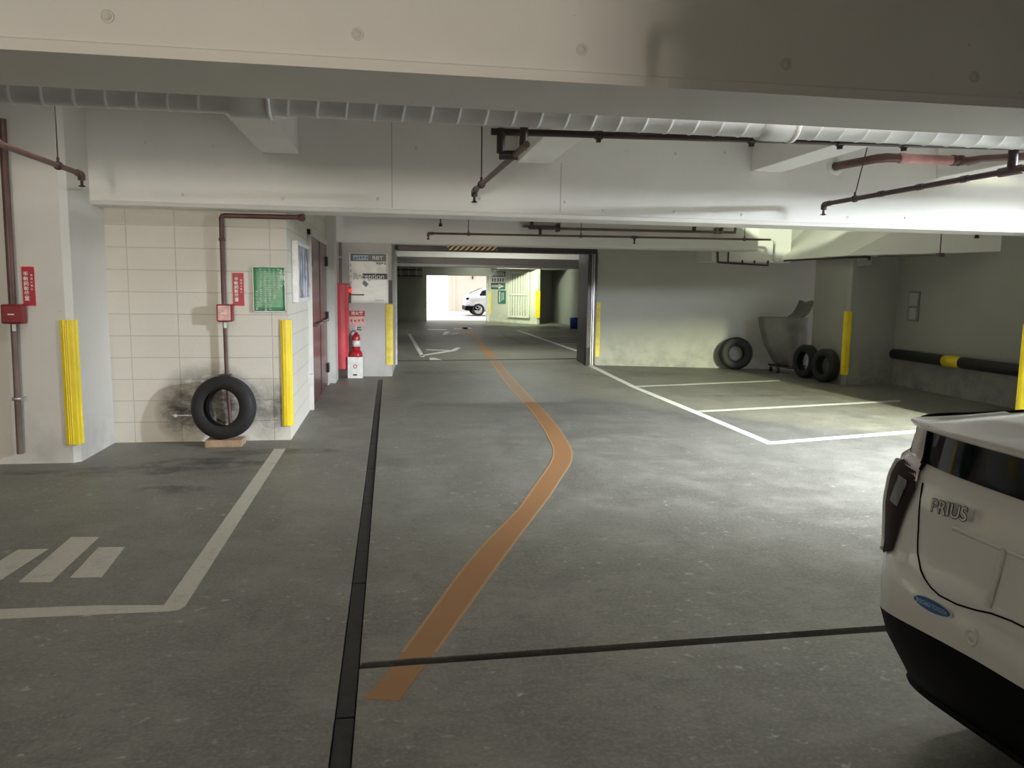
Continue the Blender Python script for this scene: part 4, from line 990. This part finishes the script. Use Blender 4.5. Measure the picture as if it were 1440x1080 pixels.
ST = [(.36, .86, .26, .93, 1.030, .66), (.46, .875, .24, .94, 1.075, .645), (.9, .885, .22, .95, 1.225, .62), (1.6, .89, .22, .95, 1.41, .60), (2.4, .89, .22, .93, 1.49, .585), (3.0, .89, .22, .91, 1.46, .585), (3.62, .885, .22, .90, 1.13, .64), (3.8, .88, .22, .88, .98, .70), (4.25, .86, .24, .80, .86, .68), (4.45, .78, .28, .66, .74, .56), (4.52, .62, .34, .54, .60, .42)]
fwd = loft(ST, CX, CYC); o_ = len(white.v)
white.v += fwd.v; white.f += [tuple(i+o_ for i in f) for f in fwd.f]; white.sm += fwd.sm
body = obj('body', white, 'car', car)
blk = MB(); blk.grid([shell_row(k) for k in (0, .5, 1, 1.5, 2, 2.5, 3, 3.5, 4)], True)
lo = [shell_row(0)]; ctr = [(max(1.75, p[0]+.25), CYC+(p[1]-CYC)*.9, .24) for p in lo[0]]
blk.grid([ctr, lo[0]], True)
obj('lower_bumper', blk, 'car_black', car)
# moulded lower lip
obj('bumper_lip', MB().tube([shell(.9, v, .004) for v in [-.8+1.6*j/30 for j in range(31)]], .012, 8), 'car_black', car)
# rear upright window between tail lamps
gl = MB(); rows = []
for i in range(7):
    k = 11.0+.95*i/6
    rows.append([shell(k, v, .003) for v in [-.585+1.17*j/24 for j in range(25)]])
gl.grid(rows); obj('rear_window', gl, 'car_glass', car)
fi = MB(); fi.grid([shell_row(k) for k in (11, 11.5, 12)], True); obj('window_surround', fi, 'car_black', car)
# spoiler deck over the window
dk = MB(); rows = []
VV = [-.745+1.49*j/32 for j in range(33)]
def deck(i, v):
    s = abs(v)/.80; base = 1.455+.36*(1-(1-min(1, s*.93)**3)**(1/3))
    hump = .016*max(0., min(1., (.70-abs(v))/.10))
    if i == 0: return (base+.03, CYC+v, 1.037-.012*s*s)
    if i == 1: return (base-.004, CYC+v, 1.040-.012*s*s)
    if i == 2: return (base-.006, CYC+v, 1.050-.012*s*s)
    if i == 3: return (base+.010, CYC+v, 1.056-.012*s*s)
    t = (i-3)/5
    return (base+.01+t*(.36-.12*s), CYC+v*(1-.08*t), 1.056-.012*s*s+hump*min(1, t*2)+.012*t*t+.012*t)
for i in range(9): rows.append([deck(i, v) for v in VV])
dk.grid(rows); obj('spoiler', dk, 'car', car)
obj('rear_hatch_glass', top_window(ST, CX, CYC, .46, 1.65, 1, .92), 'car_glass', car)
obj('hatch_trim', MB().tube([(CX+x, CYC+section(interp(ST, x))[7][0]*.97, section(interp(ST, x))[7][1]+.012) for x in (.44, .7, 1.0, 1.4, 1.7)], .012, 8), 'chrome', car)
obj('windshield', top_window(ST, CX, CYC, 3.02, 3.74, 1, .97), 'car_glass', car)
for sg_ in (1, -1):
    obj('side_window', side_window(ST, CX, CYC, 1.0, 2.05, sg_), 'car_glass', car)
    obj('side_window', side_window(ST, CX, CYC, 2.12, 3.4, sg_), 'car_glass', car)
    wheel(car, CX+.86, CYC+sg_*.80, .315, sg_); wheel(car, CX+3.56, CYC+sg_*.80, .315, sg_)
    ma = MB().ball((CX+3.25, CYC+sg_*.97, .98), .1, 8, (.8, 1, .7)); obj('door_mirror', ma, 'car', car)
    ha = MB().box(CX+4.28, CX+4.44, CYC+sg_*.62-.14, CYC+sg_*.62+.14, .66, .74); obj('headlamp', ha, 'tail_clear', car, .02)
# tail lamps: lower dark lens and upper clear lens, both sides
def patch(k0, k1, inner, outer, n=14, m_=10, out=.006, side=1):
    rows = []
    for i in range(n+1):
        k = k0+(k1-k0)*i/n; a, b = inner(k), outer(k)
        r = []
        for j in range(m_+1):
            p = shell(k, a+(b-a)*j/m_, out)
            if side < 0: p = Vector((p.x, 2*CYC-p.y, p.z))
            r.append(p)
        rows.append(r)
    return MB().grid(rows, True, side < 0)
def pw(tab):
    def f(k):
        for (a, x), (b, y_) in zip(tab, tab[1:]):
            if a <= k <= b: return x+(y_-x)*(k-a)/(b-a)
        return tab[-1][1] if k > tab[-1][0] else tab[0][1]
    return f
lin = pw([(6.3, .70), (7, .655), (8.3, .605), (9.2, .570), (10.1, .60), (10.4, .64)])
lout = pw([(6.3, .715), (7, .755), (8.3, .792), (9.2, .786), (9.8, .752), (10.1, .70)])
uin = pw([(9.5, .572), (10.2, .580), (11.0, .592), (12, .592)]); uout = pw([(9.5, .575), (9.8, .66), (10.1, .71), (10.5, .72), (11.0, .70), (12, .70)])
for sd in (1, -1):
    tl = obj('tail_lamp', patch(6.3, 10.1, lin, lout, 18, 10, .007, sd), 'tail', car)
    obj('reflector', patch(8.3, 9.4, lambda k: lin(k)+.05, lambda k: lin(k)+.12, 8, 6, .009, sd), 'tail_grey', tl)
    obj('upper_lens', patch(9.55, 12, uin, uout, 14, 6, .007, sd), 'tail_clear', tl)
    ed = MB().tube([(lambda p: (p.x, p.y if sd > 0 else 2*CYC-p.y, p.z))(shell(k, lout(k)+.012, .006)) for k in [6.4+3.4*j/20 for j in range(21)]], .009, 8)
    obj('lens_rim', ed, 'car', tl)
    se = MB().tube([(lambda p: (p.x, p.y if sd > 0 else 2*CYC-p.y, p.z))(shell(k, uin(k)-.004, .008)) for k in [10.0+2.0*j/12 for j in range(13)]], .005, 6)
    obj('seam', se, 'car_black', tl)
# boot lid seam
seam = [(9.6, .552), (9.2, .545), (8.6, .538), (8.1, .530), (7.7, .521), (7.4, .510), (7.05, .48), (6.8, .45), (6.55, .41), (6.4, .365), (6.5, .30), (6.8, .245), (7.05, .20), (7.12, .14), (7.15, .0)]
pts = [shell(k, v, .001) for k, v in seam]; pts += [Vector((p.x, 2*CYC-p.y, p.z)) for p in pts[-2::-1]]
obj('lid_seam', MB().tube(pts, .0023, 6), 'car_black', car)
# number plate recess edge: two upright ridges and a top crease
for sd in (1, -1):
    f_ = lambda k, v, o: (lambda p: (p.x, p.y if sd > 0 else 2*CYC-p.y, p.z))(shell(k, v, o))
    obj('recess_ridge', MB().tube([f_(k, .212-.012*(k-7.2), .004) for k in [7.15+1.55*j/8 for j in range(9)]], .008, 8), 'car', car)
obj('lid_crease', MB().tube([shell(8.70-.1*(abs(v)/.38), v, .000) for v in [-.38+.76*j/20 for j in range(21)]], .006, 6), 'car', car)
pr = MB().grid([[shell(k, v, .0025) for v in [-.195+.39*j/10 for j in range(11)]] for k in (7.25, 7.6, 8.0, 8.4, 8.6)])
obj('plate_recess', pr, 'car', car)
pn = obj('number_plate', MB().add([shell(k, v, .012) for k in (7.4, 8.35) for v in (-.27, .06)] + [shell(k, v, .005) for k in (7.4, 8.35) for v in (-.27, .06)], [(0, 1, 3, 2), (4, 6, 7, 5), (0, 2, 6, 4), (1, 5, 7, 3), (0, 4, 5, 1), (2, 3, 7, 6)]), 'sign_white', car)
# badge, sticker, tow cap
p0, p1 = shell(9.0, .455, .005), shell(9.0, .315, .005); p0.z += .004; p1.z += .018
text('badge_backing', 'PRIUS', .050, (p0+p1)/2+Vector((-.004, 0, 0)), p1-p0, (0.12, 0, 1), 'ink', car, .0085, bold=.045, squash=1.18)  # dark backing letters that outline the bright badge
text('badge', 'PRIUS', .050, (p0+p1)/2+Vector((-.004, 0, 0)), p1-p0, (0.12, 0, 1), 'chrome', car, .0095, bold=.0, squash=1.18)
q0, q1 = shell(5.52, .448), shell(5.80, .290); ctr_ = (q0+q1)/2; ax = (q1-q0)/2; upv = Vector((.04, 0, 1)); upv = (upv-ax.normalized()*upv.dot(ax.normalized())).normalized()
def on_shell(u, w_, o):
    p = ctr_+ax*u+upv*w_
    return Vector((shell(5.65, p.y-CYC).x-o, p.y, p.z))
ov = MB()
def oval(a, o): return [on_shell(a*math.cos(t), a*.0165*math.sin(t), o) for t in [2*PI*j/36 for j in range(36)]]
ov.add(oval(1.06, .004), [tuple(range(36))][::-1]); stk = obj('sticker_border', ov, 'sign_white', car)
ov2 = MB().add(oval(.985, .0055), [tuple(range(36))]); obj('sticker', ov2, 'blue', car)
text('sticker_lettering', 'TOCHIGI TOYOTA', .0150, ctr_+Vector((shell(5.65, ctr_.y-CYC).x-ctr_.x-.0075, 0, 0))+ax*.06, ax, upv, 'blue_ink', car, .0, bold=.02, squash=1.0)
rg_ = MB().lathe([(.006, 0), (.008, 0), (.008, .001), (.006, .001)], 18, Matrix.Translation(on_shell(-.84, 0, .007)) @ Matrix.Rotation(-PI/2, 4, 'Y'), True); obj('sticker_emblem', rg_, 'blue_ink', car)
tc = shell(5.2, .21, .0); T = Matrix.Translation((tc.x, tc.y, tc.z)) @ Matrix.Rotation(-PI/2, 4, 'Y')
obj('tow_cap', MB().lathe([(0, .004), (.008, .005), (.010, .002), (.014, .002), (.016, .005), (.019, .005), (.0205, .001), (.022, -.004)], 24, T), 'car', car)

# silver car outside
sc_ = thing('car', 'distant silver hatchback car outside the exit beyond the white post', 'car', (5.6, 39, 0))
SS = [(.0, .60, .50, .80, .86, .50), (.06, .76, .36, .86, .96, .56), (.35, .84, .28, .92, 1.14, .60), (.8, .87, .22, .93, 1.34, .60), (1.4, .88, .22, .93, 1.43, .60), (2.2, .88, .22, .92, 1.44, .60), (2.8, .88, .22, .90, 1.34, .60), (3.4, .87, .22, .88, 1.0, .66), (4.0, .82, .24, .80, .86, .62), (4.25, .60, .34, .60, .66, .45)]
obj('body', loft(SS, 3.62, 39), 'silver', sc_)
obj('rear_window', top_window(SS, 3.62, 39, .25, .85, 1, .9), 'car_glass', sc_)
for sg_ in (1, -1):
    obj('side_window', side_window(SS, 3.62, 39, .7, 2.9, sg_), 'car_glass', sc_)
    wheel(sc_, 3.62+.62, 39+sg_*.80, .30, sg_); wheel(sc_, 3.62+3.3, 39+sg_*.80, .30, sg_)
obj('bumper', MB().box(3.60, 4.35, 38.10, 39.9, .26, .48), 'car_black', sc_, .04)
obj('tail_lamp', MB().box(3.66, 3.80, 38.22, 38.5, .78, .88), 'tail', sc_, .02)

# ------------------------------------------------------------------ lights
def area(name, loc, target, sx, sy, power, col, spread=PI):
    l = bpy.data.lights.new(name, 'AREA'); l.shape = 'RECTANGLE'; l.size = sx; l.size_y = sy; l.energy = power; l.color = col; l.spread = spread
    o = bpy.data.objects.new(name, l); COL.objects.link(o); o.location = loc
    dv = Vector(target)-Vector(loc); o.rotation_euler = dv.to_track_quat('-Z', 'Y').to_euler(); return o
def spot(name, loc, target, power, col, angle, blend=.3, rad=.05):
    l = bpy.data.lights.new(name, 'SPOT'); l.energy = power; l.color = col; l.spot_size = angle; l.spot_blend = blend; l.shadow_soft_size = rad
    o = bpy.data.objects.new(name, l); COL.objects.link(o); o.location = loc
    dv = Vector(target)-Vector(loc); o.rotation_euler = dv.to_track_quat('-Z', 'Y').to_euler(); return o
WARM = (1, .90, .76); COOL = (.86, .93, 1.0); GREEN = (.90, 1, .74)
# daylight through the rear opening, low behind the camera
area('rear_daylight', (-2.0, -14.98, .85), (-1.2, 10, 1.9), 1.8, .95, 900, WARM)
def fixture(label, x, y, z, w, d_, name='ceiling_light'):
    o = thing(name, label, 'ceiling light', (x, y, z))
    obj('housing', MB().box(x-w/2, x+w/2, y-d_/2, y+d_/2, z, z+.07), 'whitepaint', o, .008)
    obj('rod', MB().tube([(x, y, z+.07), (x, y, 2.95)], .01, 8), 'steel', o)
    return o
# flood lamp on the ceiling of the middle bay, right, out of view
fixture('flood lamp of the middle bay beyond the right edge', 6.40, 3.38, 2.56, .22, .2)
area('flood_light', (6.6, 3.5, 2.36), (5.3, 7.6, .9), 1.2, .14, 310, COOL)
spot('flood_light_near', (6.42, 3.46, 2.49), (4.2, 5.9, 0), 4300, COOL, R(84), 1.0, .04)
spot('flood_light_far', (6.44, 3.46, 2.49), (4.8, 11.0, 0), 3200, (.95, 1, .62), R(40), .6, .04)
fixture('spot lamp hidden behind the second beam at the right', 5.4, 9.3, 2.62, .2, .2)
spot('bay_spot', (5.38, 9.4, 2.56), (6.75, 12.5, 3.75), 430, GREEN, R(57), .15, .04)
for x, y, z, lab in ((2.6, 16.4, 2.85, 'tube light of the far room nearest the opening'), (4.4, 28.0, 2.85, 'tube light of the far room before the gate')):
    o = fixture(lab, x, y, z, 1.2, .15); obj('tube', MB().tube([(x-.58, y, z-.02), (x+.58, y, z-.02)], .016, 10), 'tube_on', o)
area('far_tube', (2.6, 16.4, 2.80), (2.6, 16.4, 0), 1.2, .12, 75, (.97, 1, .92))
area('far_tube', (2.2, 24.8, 2.80), (2.2, 24.8, 0), 1.2, .12, 26, (1, 1, .98))
area('gate_tube', (4.2, 27.9, 2.80), (5.1, 31.0, .9), 1.2, .12, 75, GREEN, R(100))
fixture('tube light of the far room between its cross beams', 2.2, 24.8, 2.86, 1.2, .15)
for x, y, w, lab in ((-3.6, 1.2, 22, 'added fill tube over the left bay beside the camera'), (-1.6, -4.5, 16, 'added fill tube behind the camera'), (2.3, 3.75, 20, 'added fill tube of the middle bay above the duct'), (-1.9, 5.3, 11, 'added fill tube of the left bay in front of the block wall')):  # added fill tubes that lift the ambient light, all out of view
    o = fixture(lab, x, y, 2.86, 1.2, .15); obj('tube', MB().tube([(x-.58, y, 2.84), (x+.58, y, 2.84)], .016, 10), 'tube_on', o)
    area('fill_tube', (x, y, 2.81), (x, y, 0), 1.2, .12, w, (1, .97, .92))
# sprinkler arm on the camera side of the nearest beam, throwing an angled shadow on it
a4 = thing('sprinkler_branch_pipe', 'maroon sprinkler arm on the camera side of the nearest beam', 'pipe', (.9, 1.5, 2.1), 'sprinkler arms')
obj('pipe', MB().tube([(.63, 1.5, 2.06), (.63, 1.5, 2.135), (.645, 1.5, 2.15), (1.15, 1.5, 2.20), (1.25, 1.5, 2.95)], .020, 12), 'pipe', a4)
head_on(a4, .63, 1.5, 2.06)

sun = bpy.data.lights.new('sun', 'SUN'); sun.energy = 1.5; sun.angle = R(.5); sun.color = (1, .96, .9)
so = bpy.data.objects.new('sun', sun); COL.objects.link(so); so.rotation_euler = Vector((.35, -.55, -1)).to_track_quat('-Z', 'Y').to_euler()
w = bpy.data.worlds.new('world'); S.world = w; w.use_nodes = True
bg = w.node_tree.nodes['Background']
sky = w.node_tree.nodes.new('ShaderNodeTexSky'); sky.sky_type = 'HOSEK_WILKIE'; sky.turbidity = 6; sky.sun_direction = Vector((-.35, .55, 1)).normalized()
mx = w.node_tree.nodes.new('ShaderNodeMix'); mx.data_type = 'RGBA'; mx.inputs[0].default_value = .75; mx.inputs[7].default_value = (1, .98, .95, 1)
w.node_tree.links.new(sky.outputs[0], mx.inputs[6]); w.node_tree.links.new(mx.outputs[2], bg.inputs[0]); bg.inputs[1].default_value = 2.2

vs = S.view_settings; S.display_settings.display_device = 'sRGB'
vs.view_transform = 'Standard'; vs.look = 'None'; vs.gamma = 1.0; vs.use_curve_mapping = False; vs.exposure = 0.0
